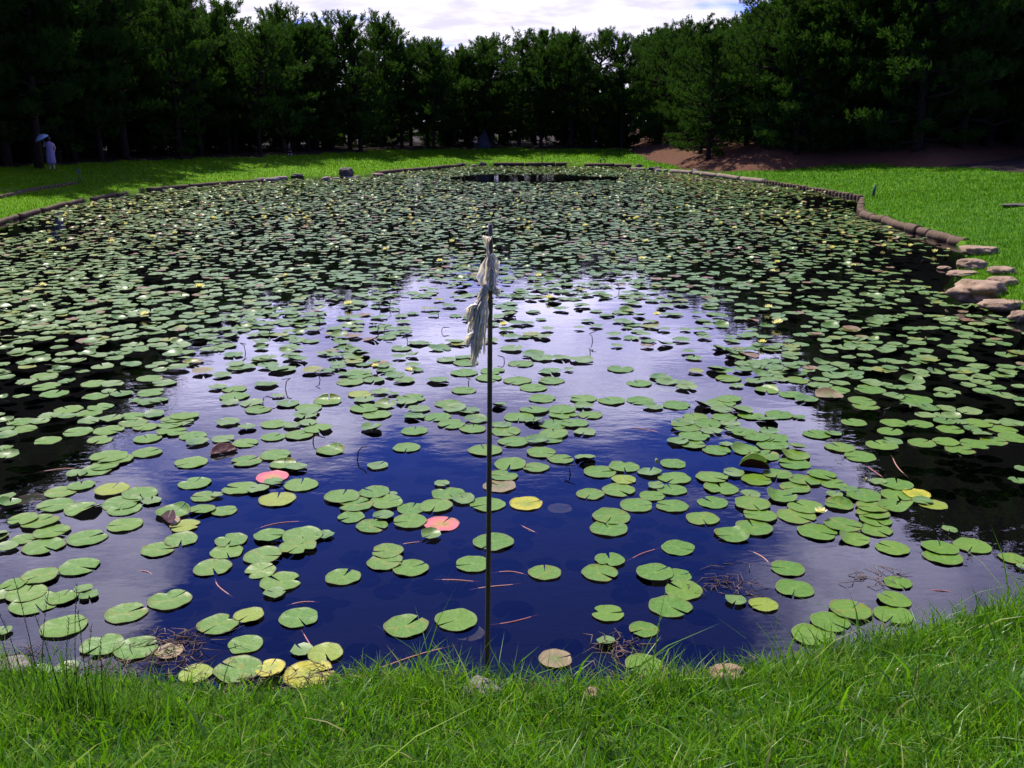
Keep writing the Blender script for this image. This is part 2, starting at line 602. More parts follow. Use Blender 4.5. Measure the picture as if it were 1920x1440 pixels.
def terrain(x, y):
    x, y = np.asarray(x, float), np.asarray(y, float)
    sd = sdf(SHORE, x, y) + wob(x, y, 3.0, 0.02)
    near = 1 - sstep(y, 6.5, 10.5)
    farz = 0.13 + 0.095 * np.clip(sd, 0, 9) + 0.01 * np.clip(sd - 9, 0, 200)
    left = sstep(-x, 14, 17) * (1 - sstep(y, 37, 40)) * sstep(y, 20, 24)
    farz = farz + left * 0.22 * sstep(sd, 2.6, 2.9)
    nearz = 0.03 + 0.30 * np.clip(sd, 0, 9)
    z = farz * (1 - near) + nearz * near
    bd = np.clip(-sdf(BANK, x, y), 0, 400)
    z = z + 0.21 * np.clip(bd, 0, 4.5) * sstep(bd, 0, 1.5) + 0.02 * np.clip(bd - 5, 0, 300)
    z = z + wob(x, y, 0.9, 0.015) * sstep(sd, 0.3, 2)
    bed = -0.45
    wid = 0.16 * (1 - near) + 0.55 * near
    k = sstep(sd, -wid, 0.02)
    return bed * (1 - k) + z * k, sd, bd


def ground_z(x, y):
    return float(terrain(np.array([x]), np.array([y]))[0][0])


def on_ground(px, py):
    """ground point seen at a pixel: first place where the sight line meets the terrain"""
    zs = np.concatenate([np.linspace(3.0, 1.0, 500), np.linspace(1.0, 0.0, 700)])
    u, v = (px - 960) / F, (720 - py) / F
    t = (zs - CH) / (-SP + v * CP)
    x, y = u * t, (CP + v * SP) * t
    k = (y > 0) & (y < 150)
    x, y, zs = x[k], y[k], zs[k]
    h = np.maximum(terrain(x, y)[0], 0.0)
    hit = np.nonzero(h >= zs - 1e-4)[0]
    i_ = hit[0] if len(hit) else len(zs) - 1
    return float(x[i_]), float(y[i_]), float(max(zs[i_], 0.0))


def axis(a, b, core0, core1, step, cap, growth=1.06, far_cap=4.0, far_from=45):
    c = list(np.arange(core0, core1, step))
    s, v = step, c[-1]
    while v < b:
        s = min(s * growth, cap if abs(v) < far_from else far_cap)
        v += s
        c.append(v)
    s, v = step, c[0]
    while v > a:
        s = min(s * growth, cap if abs(v) < far_from else far_cap)
        v -= s
        c.insert(0, v)
    return np.array(c)


gx = axis(-160, 160, -4.6, 4.6, 0.08, 0.32, far_from=34)
gy = axis(-20, 220, 2.4, 6.8, 0.07, 0.36, far_from=85)
X, Y = np.meshgrid(gx, gy)
Z, SD, BD = terrain(X.ravel(), Y.ravel())
nx, ny = len(gx), len(gy)
i = np.arange(ny - 1)[:, None] * nx
j = np.arange(nx - 1)[None]
q = np.stack([i + j, i + j + 1, i + nx + j + 1, i + nx + j], -1).reshape(-1, 4)


def wood_mask(x, y, sd, bd):
    m1 = sstep(sd + wob(x, y, 0.7, 0.5), 7.6, 8.6) * sstep(y, 25, 35)
    m2 = sstep(bd + wob(x, y, 1.1, 0.25), -0.05, 0.4) * (1 - sstep(x - 0.46 * y, 1.5, 3.0) * (1 - sstep(bd, 1.5, 4.0)))
    return np.maximum(m1, np.where(bd > 0, m2, 0))


WOOD = wood_mask(X.ravel(), Y.ravel(), SD, BD)
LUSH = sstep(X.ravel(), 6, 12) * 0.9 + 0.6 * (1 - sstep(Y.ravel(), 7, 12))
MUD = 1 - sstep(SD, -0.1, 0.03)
g_me = np_mesh('ground', np.stack([X.ravel(), Y.ravel(), Z], -1), q, m_ground, {'wood': WOOD, 'lush': np.clip(LUSH, 0, 1), 'mud': MUD, 'bank': sstep(BD, 0, .3) * (1 - .8 * sstep(BD, 4, 7)), 'thatch_shade': 0.9 * (1 - sstep(Y.ravel(), 7, 10))})
tag(obj('ground', g_me), 'sunlit lawn and needle-strewn forest floor round the pond', 'ground', kind='structure')

wx = [-18.5, 20]
wv = np.array([(-24, 3, 0), (24, 3, 0), (24, 78, 0), (-24, 78, 0)], float)
tag(obj('water', np_mesh('water', wv, np.array([[0, 1, 2, 3]]), m_water, smooth=False)), 'still dark pond water mirroring blue sky, clouds and pines', 'water', kind='structure')

# traced from the photograph: crop x, crop y, crop width, flags
PADS = {
'A': '130 45 165;225 55 205;290 110 195;245 190 225;0 125 90;-5 135 100;130 150 140;40 200 120;490 143 215;700 70 195;445 305 220;225 365 200;75 410 150;150 455 220;195 510 265;350 480 170;470 435 100 y;500 470 110 Rf;0 470 120;5 675 115;360 640 255;955 490 240;710 565 230;890 208 190;1040 75 170 y;1105 92 235;1020 155 180;935 55 150 bf;575 750 230;770 765 240;1195 310 210;1300 158 180;1275 222 185;1480 248 215;1465 330 175;1580 390 235;1545 455 125 b;1515 135 170;1700 140 220;1675 200 210;1830 130 100;1225 630 230;1400 580 170 y;1680 592 220;1380 742 195;1700 775 125 n;1830 795 200 y;1340 885 270;1100 905 190 y;1520 880 170 Y;1740 910 290 Y;1480 960 200 yf;380 875 130 p;230 895 120 p;440 820 150 ys;950 780 160 b',
'B': '10 362 200;260 222 180;245 280 200;390 312 205;855 165 230;740 290 200;1145 338 185;1520 25 215;1505 90 215;1510 268 170;1455 340 208;1765 345 210;1895 360 150;1925 440 210;1850 530 240;1895 200 185;565 65 200 p;505 135 110 ns;365 637 250;645 605 240;720 650 170 bs;1500 567 185;1700 658 165;1485 727 110 b;1205 822 190 b;1700 855 210;1765 985 160 Y;1420 1040 120 b',
'C': '112 35 185;435 20 190;400 88 210;280 125 205 c;640 20 215;760 110 220;905 72 210;965 150 180 c;1090 100 180;1085 45 180;1070 10 180;1180 200 185;1450 200 195;1465 250 210;1630 188 200;1855 258 140;1500 100 90 s;590 315 190;630 428 210;455 518 165 y;300 500 115 s;1210 395 155;1190 492 185;1185 578 210;945 552 235;830 620 215;735 690 240;1750 570 180;1905 310 60',
'G': '60 40 150;240 80 190;415 118 245;600 75 150 b;490 183 245;430 50 170;400 20 230;20 222 110;190 205 140 s;850 92 230;1010 100 200;860 205 225;980 165 130;1095 185 200;1355 172 245;1350 45 230;1480 90 200;1330 260 200;1430 240 170 c;1215 245 110 f;615 325 250;905 305 220;800 358 230;450 385 200;610 390 160;185 435 230;355 438 170;50 425 140;215 500 230;50 505 150;60 560 200;0 372 90;800 432 200;1000 410 210;1200 390 220;1200 445 250;1390 370 200 c;1310 480 220;1660 390 250;1560 420 220;1530 465 220;1640 440 200;1550 525 270;700 525 260;980 510 265;900 597 225;1325 585 250;430 603 230;1735 560 240;1770 620 200;1320 710 270;985 755 320;1080 775 230;940 830 260;860 870 280;690 905 190;70 745 190;40 680 160;1720 800 290;730 1010 230;545 1065 270;1010 1050 310 y;1260 1085 310;1100 1165 340;1120 1215 300;1365 1150 170;500 1185 310;745 1220 310 c;60 1110 150;90 1170 200;260 1090 260 bs;1750 985 290;1840 1105 250;1820 1230 230;1560 1250 310 c',
'H': '80 20 170;475 100 210;40 130 160;190 140 220;190 205 260;150 265 160;350 270 200;400 325 230;670 275 210;1030 250 245 c;860 305 240;855 345 215;830 380 210;1320 185 220 y;1500 170 160;1360 240 190;1360 315 260;1540 290 190;1470 370 260;1230 75 250;1450 60 200;1300 15 250;1180 10 120;1640 20 200 c;1720 65 210 y;1780 220 270;1740 260 200;1850 320 200 c;1810 390 200;130 440 210;300 490 170 Rf;545 455 235;710 470 170;860 445 180 y;940 500 260;770 555 250;540 570 220;95 590 200;290 625 230;100 720 240 f;1055 690 260 c;1420 495 200 b;1810 515 240;1740 665 250;1480 830 190 p;560 735 280;300 785 285;630 820 240 c;750 850 200;530 930 290 p;540 980 180;790 1000 310;240 1030 310;400 1040 200;30 1100 110;575 1130 335 y;100 1235 230;1160 1110 320;1280 1180 320;1450 1075 280;1560 1160 300;1610 1085 100 n;1785 1215 260;1240 1290 245;1530 1285 200 ys;1430 1370 290;1770 1330 310;585 205 110 p;1620 185 110 R',
'E': '440 490 130;555 520 130;590 585 110;690 570 110;700 600 140;690 655 155;545 700 130;850 645 140;830 685 150;690 755 140;990 700 160;1175 650 130;1180 700 150;1080 740 155;960 523 130;1080 555 130;1130 575 130;1240 575 110;1355 587 135;1010 605 145;1280 640 60 bc;1570 635 145;1675 715 140;1360 800 155;1520 812 155;1680 812 150;1360 845 110;1130 800 155;890 840 90;1085 865 160;1240 865 160;1245 890 160;1400 893 140;1000 905 170;1080 930 110;1195 945 165;1310 940 160;1370 990 130;1195 998 165;1170 1025 160;925 985 170;970 1042 180;1100 1035 130 y;900 950 110;740 970 150;760 920 130;720 870 120;620 945 160;540 905 150;640 860 130;600 830 150;810 1090 190;1125 1105 165;1235 1140 150;1370 1140 125;950 1170 180;1095 1187 150;910 1235 170;890 1290 190 b;1455 1212 185;1590 1185 175;1590 1258 140 y;1560 1315 190;1400 1337 160;1660 1400 190;600 1335 190;690 1370 130 y;820 1395 200;1040 1390 190 Y;1230 1395 140 bs;565 1280 90 s;530 1405 190',
'I': '185 35 200;240 75 190;240 110 220 ys;410 90 180;420 130 190;795 45 235;1100 15 200;1030 75 190;1200 30 190;1150 60 150;1280 60 110 c;870 115 130 b;1140 150 220 c;1360 190 220;1500 240 210;1420 60 220;1620 65 160;1615 110 220;1750 20 220 c;1800 90 180;1770 155 230;1700 195 250 bc;800 230 230;730 265 260;590 290 200;120 305 190 b;330 285 255;740 330 200;760 395 230;920 335 210;1000 380 230;1140 420 210;500 390 230;1250 370 250;1430 395 120 f;385 445 220;410 490 270;610 460 240;810 455 200;640 520 200;850 510 180 y;940 540 230;490 565 285;480 640 230;340 615 200 b;690 690 255;770 640 130;950 690 260 c;1050 580 230;1220 590 230;1200 650 290;1110 740 280 c;1420 670 150;1390 735 280 c;1390 810 290;1160 520 180 Rf;1590 545 250;1740 540 150;300 810 240;85 890 220;310 940 290;290 1045 260;140 1015 150 ps;110 1100 230;650 935 300;850 900 190;1050 955 270;1030 860 270 o;1240 910 260;730 1030 310;1480 960 290;1640 915 260;1740 990 240;1395 1025 270;1000 1090 180 bc;1270 1110 290 c;655 1160 265;1010 1180 320;290 1190 290;1080 1280 310 c;1490 1200 320;1750 1090 150;1790 1180 260 c;1870 1050 170;1900 1110 80',
'J': '50 20 190;230 45 170;400 100 240;380 160 300;640 145 210;830 150 200;800 85 240;870 25 210;540 120 130;620 230 210 y;830 260 330;1155 180 240;1130 225 200;1290 50 230;1510 40 220;1490 100 220;1360 125 160 b;1520 190 220;1630 150 200;1700 30 220;1740 5 200;1740 230 220;1870 265 140;1880 320 100;1860 130 130;300 280 270;340 330 260;960 350 240;1140 355 190;780 335 200 b;1375 390 230;930 425 200;1090 420 150 y;1190 440 190;1130 485 230 y;1280 495 150;1450 500 290;1600 490 160;1790 505 240;1710 560 280;1185 560 260;1400 562 190;1500 620 190;880 505 245;620 495 260;220 490 250;580 580 250;900 695 270;1140 685 255;1430 705 300;1620 680 260;1280 765 285;1810 650 280;500 715 310;600 680 200 Rf;280 830 310;80 740 290;1890 960 130;1870 1080 200;650 1115 310;460 1085 160;850 1205 270 Y;1010 1310 280 y;900 1280 200 y;650 1215 320;320 1230 330;180 1170 260;640 1335 350 c;400 1345 320;60 1100 170;410 1420 310;90 1315 250 c',
}

# ------------------------------------------------------------------ lily pads
def pad_geom(seed, form='flat', K=38):
    """one leaf of radius 1: notched, with a low rim, a lip of some thickness, wavy edge; curled and folded forms"""
    r = random.Random(seed)
    a0 = R(r.uniform(2.5, 8))
    th = np.linspace(a0, 2 * np.pi - a0, K)
    rad = 1 + sum(r.uniform(0.006, 0.022) * np.sin(k * th + r.uniform(0, 6)) for k in (2, 3, 4, 5, 7))
    rad *= 1 - 0.10 * np.exp(-((th - a0) / 0.30) ** 2) * r.uniform(0.3, 1) - 0.10 * np.exp(-((2 * np.pi - a0 - th) / 0.30) ** 2) * r.uniform(0.3, 1)
    if form == 'bitten':
        c0 = r.uniform(1.2, 5)
        rad *= 1 - 0.42 * np.exp(-((th - c0) / 0.22) ** 2)
    rings = [0.12, 0.36, 0.62, 0.84, 0.96, 1.0]
    V = [np.array([[0.0, 0, 0.004]])]
    for f in rings:
        x, y = f * rad * np.cos(th), f * rad * np.sin(th)
        lift = 0.022 * max(0, (f - 0.8) / 0.2) ** 1.5
        wave = 0.014 * f * f * (np.sin(3 * th + seed) + np.sin(5 * th + 2 * seed))
        z = lift + wave + 0.010 * f * np.cos(9 * th + seed) * f
        V.append(np.stack([x, y, z + 0 * x], -1))
    V = np.concatenate(V)
    if form == 'curled':
        ax = r.uniform(0, 6.28)
        s = V[:, 0] * np.cos(ax) + V[:, 1] * np.sin(ax)
        k = np.clip(s - 0.30, 0, 2)
        V[:, 2] += 0.55 * k ** 1.5
        V[:, 0] -= 0.22 * k ** 1.7 * np.cos(ax)
        V[:, 1] -= 0.22 * k ** 1.7 * np.sin(ax)
        k2 = np.clip(-s - 0.55, 0, 2)
        V[:, 2] += 0.3 * k2 ** 1.4
    if form in ('folded', 'boat'):
        ax = r.uniform(-0.5, 0.5) + (1.57 if form == 'boat' else r.choice([0.4, 2.6]))
        ca, sa = np.cos(ax), np.sin(ax)
        s = V[:, 0] * ca + V[:, 1] * sa
        t = -V[:, 0] * sa + V[:, 1] * ca
        if form == 'folded':
            ang = R(r.uniform(128, 158)) * sstep(s, -0.02, 0.22)
            k = np.clip(s, 0, 2)
            s2 = np.where(s > 0, k * np.cos(ang), s)
            V[:, 2] += k * np.sin(ang)
        else:
            ang = R(52) * sstep(np.abs(s), 0.0, 0.35)
            V[:, 2] += np.abs(s) * np.sin(ang)
            s2 = s * np.cos(ang)
        V[:, 0], V[:, 1] = s2 * ca - t * sa, s2 * sa + t * ca
    nr = len(rings)
    Q, T = [], []
    for jn in range(K - 1):
        T.append((0, 1 + jn, 2 + jn))
        for k in range(nr - 1):
            a = 1 + k * K + jn
            Q.append((a, a + K, a + K + 1, a + 1))
    # lip: the edge turned down a little to give the leaf thickness
    lip = V[1 + (nr - 1) * K:1 + nr * K].copy()
    lip[:, 2] -= 0.030
    lip[:, :2] *= 0.992
    base = len(V)
    V = np.concatenate([V, lip])
    for jn in range(K - 1):
        a = 1 + (nr - 1) * K + jn
        Q.append((a, base + jn, base + jn + 1, a + 1))
    return V, np.array(Q), np.array(T)


PAD_CACHE = {}


def pad_mesh(seed, form, colr):
    k = (seed, form, colr)
    if k not in PAD_CACHE:
        V, Q, T = pad_geom(seed, form)
        PAD_CACHE[k] = np_mesh('lily_pad', V, [Q, T], M[colr])
    return PAD_CACHE[k]


CROPS = {'A': (0, 960, 3), 'B': (640, 960, 3), 'C': (1280, 960, 3), 'D': (0, 480, 3), 'E': (640, 480, 3), 'F': (1280, 480, 3),
         'G': (0, 700, 4.8), 'H': (400, 700, 4.8), 'I': (1200, 700, 4.8), 'J': (1560, 700, 5.3333)}
pads = []
for key, txt in PADS.items():
    ox, oy, sc = CROPS[key]
    for item in txt.split(';'):
        w = item.split()
        if not w:
            continue
        px, py, pw = ox + float(w[0]) / sc, oy + float(w[1]) / sc, float(w[2]) / sc
        fl = w[3] if len(w) > 3 else ''
        ok = True
        for (qx, qy, qw, _) in pads:
            if abs(px - qx) < 0.30 * pw and abs(py - qy) < 0.10 * pw:
                ok = False
                break
        if ok:
            pads.append((px, py, pw, fl))
COLS = {'y': 'yellow', 'Y': 'gold', 'p': 'pink', 'R': 'red', 'b': 'brown', 'n': 'purple'}
pads.sort(key=lambda t: -t[2])
main, rest = pads[:296], pads[296:]
main.sort(key=lambda t: (-t[1], t[0]))
# rows from the near shore, for the labels
row_edges = [1400, 1225, 1150, 1105, 1060, 1015, 985, 962, 940, 918, 896, 874, 852, 830, 808, 786, 764, 742, 720, 690, 600]
rows = {}
for pd in main:
    for k in range(len(row_edges) - 1):
        if row_edges[k + 1] <= pd[1] < row_edges[k]:
            rows.setdefault(k, []).append(pd)
            break
place = {}
for k, lst in rows.items():
    lf = sorted([p_ for p_ in lst if p_[0] < 915], key=lambda t: -t[0])
    rt = sorted([p_ for p_ in lst if p_[0] >= 915], key=lambda t: t[0])
    for s, l in (('left', lf), ('right', rt)):
        for n_, p_ in enumerate(l):
            place[p_] = '%s %s of pole in %s row from shore' % (ORD[n_], s, ORD[k])
LOOK = {'green': 'green', 'yellow': 'yellow-green', 'gold': 'golden yellow', 'pink': 'pink', 'red': 'red', 'brown': 'brown', 'purple': 'purple'}
FORMW = {'flat': 'flat round', 'bitten': 'ragged', 'curled': 'upcurled', 'folded': 'folded', 'boat': 'boat-shaped'}
levels = []
for n_, (px, py, pw, fl) in enumerate(main):
    colr = 'green'
    for ch in fl:
        if ch in COLS:
            colr = COLS[ch]
    form = 'curled' if 'c' in fl else 'folded' if 'f' in fl else 'boat' if 'o' in fl else ('bitten' if n_ % 7 == 5 else 'flat')
    x, y = unproj(px, py, 0.01)
    r_ = 0.5 * pw * px_m(px, py)
    zz = 0.008
    over = False
    for (lx, ly, lr, lz) in levels:
        if (lx - x) ** 2 + (ly - y) ** 2 < (0.97 * (lr + r_)) ** 2:
            zz = max(zz, lz + 0.0045)
            over = True
    zz = min(zz, 0.022)
    if 's' in fl:
        zz = -0.03
    else:
        levels.append((x, y, r_, zz))
    seed = n_ % 9 if form == 'flat' else n_ % 4
    o_ = obj('lily_pad', pad_mesh(seed, form, colr), loc=(x, y, zz), scale=(r_, r_, r_))
    tl = 0.012 + (0.018 if over else 0)
    rot = random.uniform(0, 6.28) if form not in ('boat',) else random.uniform(-0.5, 0.5)
    o_.rotation_euler = (random.gauss(0, tl), random.gauss(0, tl), rot)
    lab = '%s %s lily pad%s, %s' % (FORMW[form], LOOK[colr], ' under water' if 's' in fl else '', place[(px, py, pw, fl)])
    tag(o_, lab, 'lily pad', 'lily pads near the front of the pond')

# the thousands beyond: one mesh
def low_pads(items, name, K=12):
    n = len(items)
    A = np.array(items)                      # x y z r tilt_x tilt_y tint rot
    th = np.linspace(0.12, 2 * np.pi - 0.12, K)
    V = np.zeros((n, 2 * K + 1, 3))
    irr = 1 + 0.06 * rng.standard_normal((n, K))
    ca, sa = np.cos(th[None] + A[:, 7:8]), np.sin(th[None] + A[:, 7:8])
    for k, f in ((0, 0.62), (1, 1.0)):
        V[:, 1 + k * K:1 + (k + 1) * K, 0] = f * irr * ca
        V[:, 1 + k * K:1 + (k + 1) * K, 1] = f * irr * sa
    V[:, 1 + K:, 2] = 0.05 + 0.06 * rng.standard_normal((n, K)) * 0.6
    cur = (rng.random(n) < 0.10)
    V[:, 1 + K:, 2] += cur[:, None] * 0.35 * np.clip(np.cos(th[None] - rng.uniform(0, 6.28, (n, 1))), 0, 1)
    V[:, :, 2] += V[:, :, 0] * A[:, 4:5] + V[:, :, 1] * A[:, 5:6]
    V *= A[:, 3][:, None, None]
    V += A[:, None, :3]
    base = (np.arange(n) * (2 * K + 1))[:, None]
    jn = np.arange(K - 1)[None]
    T = np.stack([base + 0 * jn, base + 1 + jn, base + 2 + jn], -1).reshape(-1, 3)
    Q = np.stack([base + 1 + jn, base + 1 + K + jn, base + 2 + K + jn, base + 2 + jn], -1).reshape(-1, 4)
    tint = np.repeat(A[:, 6], 2 * K + 1)
    return np_mesh(name, V.reshape(-1, 3), [Q, T], m_padfar, {'tint': tint})


items = []
for (px, py, pw, fl) in rest:
    x, y = unproj(px, py, 0.01)
    items.append((x, y, 0.012 + random.uniform(0, 0.012), 0.5 * pw * px_m(px, py), random.gauss(0, .03), random.gauss(0, .03), random.random() * .8, random.uniform(0, 6.28)))
NC = 90000
cx, cy = rng.uniform(-17, 17, NC), rng.uniform(8, 68, NC)
sdc = sdf(SHORE, cx, cy)
qx, qy, _ = proj(cx, cy, 0 * cx)


def gauss_blob(cxp, cyp, sx, sy):
    return np.exp(-((qx - cxp) / sx) ** 2 - ((qy - cyp) / sy) ** 2)


dens = np.full(NC, 0.62)
cl = 0.5 + 0.5 * np.sin(cx * 0.9 + 1.3 * np.sin(cy * 0.5)) * np.cos(cy * 0.75 + 1.1 * np.sin(cx * 0.6))
cl2 = 0.5 + 0.5 * np.sin(cx * 2.1 + 2.0 * np.sin(cy * 1.3) + 1) * np.cos(cy * 1.9 + 1.7 * np.sin(cx * 1.6))
dens *= 0.30 + 0.45 * cl + 0.45 * cl2
mid = np.clip(1.25 * gauss_blob(930, 620, 430, 95), 0, 1)
dens *= 1 - 0.74 * mid
dens *= np.where(((qx - 985) / 165) ** 2 + ((qy - 335) / 7.5) ** 2 < 1 + .25 * np.sin(qx * .05), 0, 1)
dens *= 1 - 0.93 * np.clip(1.5 * gauss_blob(1570, 378, 100, 16), 0, 1)
dens *= 1 - 0.85 * np.clip(1.5 * gauss_blob(1780, 500, 120, 60), 0, 1)
dens *= 1 - 0.75 * np.clip(1.5 * gauss_blob(20, 425, 130, 18), 0, 1)
dens *= 1 - 0.35 * sstep(qx, 1250, 1500) * sstep(qy, 400, 480)
lim = np.where((qx > 790) & (qx < 1280), 652, 702)
dens *= (qy < lim) & (sdc < -0.35) & (qy > 312) & (qx > -160) & (qx < 2080)
keep = rng.random(NC) < dens
cx, cy, qy_, qx_ = cx[keep], cy[keep], qy[keep], qx[keep]
grid = {}
for x, y, pyy in zip(cx, cy, qy_):
    gs = .17 if y < 20 else .135
    key = (int(x / gs), int(y / gs), gs)
    if grid.get(key, 0) >= 1:
        continue
    grid[key] = grid.get(key, 0) + 1
    rr = random.uniform(0.085, 0.150) if y < 20 else random.uniform(0.062, 0.125)
    tilt = 0.022 if y < 25 else 0.045
    tint = random.random() * .78 if random.random() < (.90 if y < 22 else .76) else random.uniform(.78, 1)
    items.append((x, y, random.uniform(0.008, 0.035), rr, random.gauss(0, tilt), random.gauss(0, tilt), tint, random.uniform(0, 6.28)))
tag(obj('lily_pads', low_pads(items, 'lily_pads')), 'thousands of small lily pads crowding the far water', 'lily pads', kind='stuff')


# ------------------------------------------------------------------ water lily flowers
def petal(L, Wd, lift, az, curl=0.35, r0=0.10):
    """pointed cupped petal: returns verts and quads"""
    vs, qs = [], []
    nv = 5
    for k in range(nv):
        t = k / (nv - 1)
        w = Wd * math.sin(math.pi * (0.12 + 0.86 * t)) ** 0.8 * (1 - 0.15 * t)
        if k == nv - 1:
            w = 0.02
        a = lift + curl * t
        rr = r0 + L * t * math.cos(a)
        z = L * t * math.sin(a)
        for s in (-1, 0, 1):
            up = 0.10 * abs(s) * w
            lx, ly = rr, s * w
            vs.append((lx * math.cos(az) - ly * math.sin(az), lx * math.sin(az) + ly * math.cos(az), z + up))
    for k in range(nv - 1):
        for s in range(2):
            a = k * 3 + s
            qs.append((a, a + 1, a + 4, a + 3))
    return vs, qs


def flower_parts(seed, opening=1.0):
    r = random.Random(seed)
    pm, sm, cm = MB(), MB(), MB()
    for nP, L, Wd, lift, off in ((8, 0.92, 0.22, 0.22, 0), (8, 0.88, 0.20, 0.62, .4), (7, 0.75, 0.17, 0.98, .1), (6, 0.55, 0.12, 1.2, .3)):
        for k in range(nP):
            lf = lift if opening == 1 else 1.15 + 0.1 * lift
            v, qd = petal(L * r.uniform(.92, 1.05), Wd * r.uniform(.9, 1.1), lf + r.uniform(-.07, .07), off + 2 * math.pi * k / nP + r.uniform(-.06, .06), curl=0.3 if opening == 1 else 0.5)
            pm.add(v, qd)
    for k in range(26):
        a, b = r.uniform(0, 6.28), r.uniform(0.02, 0.22)
        sm.tube([(b * math.cos(a), b * math.sin(a), 0.08), (1.3 * b * math.cos(a), 1.3 * b * math.sin(a), 0.38)], [0.025, 0.02], 4)
    for k in range(4):
        v, qd = petal(0.85, 0.22, 0.10 if opening == 1 else 1.1, 0.2 + 1.57 * k)
        v = [(x, y, z - 0.06) for x, y, z in v]
        cm.add(v, qd)
    return pm, sm, cm


fl_meshes = []
for s in range(3):
    pm, sm, cm = flower_parts(s)
    fl_meshes.append((pm.mesh('petals', m_petal), sm.mesh('stamens', m_stamen), cm.mesh('sepals', m_sepal)))
pm, sm, cm = flower_parts(9, 0.3)
bud_mesh = (pm.mesh('petals', m_petal), sm.mesh('stamens', m_stamen), cm.mesh('sepals', m_sepal))
small = MB()
for nP, L, Wd, lift in ((6, 0.9, 0.30, 0.5), (6, 0.8, 0.26, 0.95)):
    for k in range(nP):
        v, qd = petal(L, Wd, lift, lift + 2 * math.pi * k / nP)
        small.add(v, qd)
small_mesh = small.mesh('water_lily_flower', m_petal)

FLOWERS = [(1537, 966, 26), (766, 699, 20), (703, 691, 16), (653, 574, 20), (945, 613, 20), (1030, 562, 17), (1231, 593, 16), (1440, 580, 18),
           (1458, 610, 23), (1429, 646, 18), (374, 542, 23), (272, 593, 20), (80, 538, 16), (824, 492, 14), (1010, 520, 14), (722, 471, 14),
           (1097, 425, 12), (1211, 455, 14), (1203, 488, 15), (1254, 485, 10), (1457, 495, 14), (1448, 511, 12), (1600, 500, 11),
           (1377, 430, 12), (1545, 458, 10), (1560, 468, 13), (1604, 457, 11), (1656, 464, 11), (1669, 441, 12), (1667, 430, 10),
           (1706, 464, 12), (1752, 475, 13), (1777, 470, 8), (847, 456, 13), (990, 431, 11), (1085, 396, 10), (1193, 411, 11),
           (1400, 405, 10), (1494, 401, 10), (1497, 410, 10), (1520, 397, 10), (95, 455, 14), (210, 456, 14), (286, 447, 12), (328, 440, 12),
           (245, 386, 10), (400, 411, 11), (120, 470, 12), (535, 520, 12), (1580, 440, 10)]
BUDS = [(1231, 873, 15), (1622, 908, 13), (1735, 640, 9), (47, 533, 10)]
WHERE = ['beside the green pads at lower right, nearest the shore', 'above a dark upcurled pad left of the pole', 'left of another flower, left of the pole',
         'with a brown leaf at its foot, far left of the pole', 'just right of the pole beside the rags', 'on lavender water right of the pole', 'left of a dark humped pad',
         'above a pad group at the edge of the dark reflection', 'on crowded pads, widest of the right-hand group', 'on the lavender reflection, lowest of its group',
         'in crowded pads on the dark left water', 'low on the dark left water', 'near the left edge of the view']
for n_, (px, py, pw) in enumerate(FLOWERS + BUDS):
    bud = n_ >= len(FLOWERS)
    x, y = unproj(px, py, 0.03)
    s = 0.5 * pw * px_m(px, py) / 0.92
    rz = random.uniform(0, 6.28)
    if n_ < 24 or bud:
        root = obj('water_lily_bud' if bud else 'water_lily_flower', None, loc=(x, y, 0.055), rot=(random.gauss(0, .1), random.gauss(0, .1), rz), scale=(s, s, s) if not bud else (s * 1.5, s * 1.5, s * 1.3))
        ms = bud_mesh if bud else fl_meshes[n_ % 3]
        for nm_, me in zip(('petals', 'stamens', 'sepals'), ms):
            if bud and nm_ == 'stamens':
                continue
            obj(nm_, me, root)
    else:
        root = obj('water_lily_flower', small_mesh, loc=(x, y, 0.05), rot=(0, 0, rz), scale=(s * 1.1, s * 1.1, s * 1.2))
    if bud:
        tag(root, 'closed pale yellow water lily bud ' + ['beside a pad right of the pole', 'by pads at the edge of the dark reflection', 'on the dark water at right', 'near the left edge'][n_ - len(FLOWERS)], 'water lily bud', 'water lily buds')
    else:
        lab = 'open yellow water lily ' + WHERE[n_] if n_ < len(WHERE) else None
        if lab is None:
            side = 'right' if px > 915 else 'left'
            d_ = sorted([f for f in FLOWERS[len(WHERE):] if (f[0] > 915) == (px > 915)], key=lambda f: f[0]).index((px, py, pw))
            lab = 'small yellow water lily in the middle distance, %s flower counting from %s' % (ORD[d_], 'the pole rightwards' if side == 'right' else 'the left edge')
        tag(root, lab, 'water lily', 'yellow water lilies')
k = 0
while k < 240:
    px, py = random.uniform(60, 1560), 318 + 110 * random.random() ** 1.35
    x, y = unproj(px, py)
    if sdf(SHORE, np.array([x]), np.array([y]))[0] > -0.5 or (850 < px < 1140 and 320 < py < 345) or py < 322 and px < 850:
        continue
    s = random.uniform(0.06, 0.09)
    o_ = obj('water_lily_flower', small_mesh, loc=(x, y, 0.075), rot=(0, 0, random.uniform(0, 6)), scale=(s, s, s * 1.3))
    tag(o_, 'tiny pale yellow water lily among the crowded far pads', 'water lily', 'far water lilies')
    k += 1

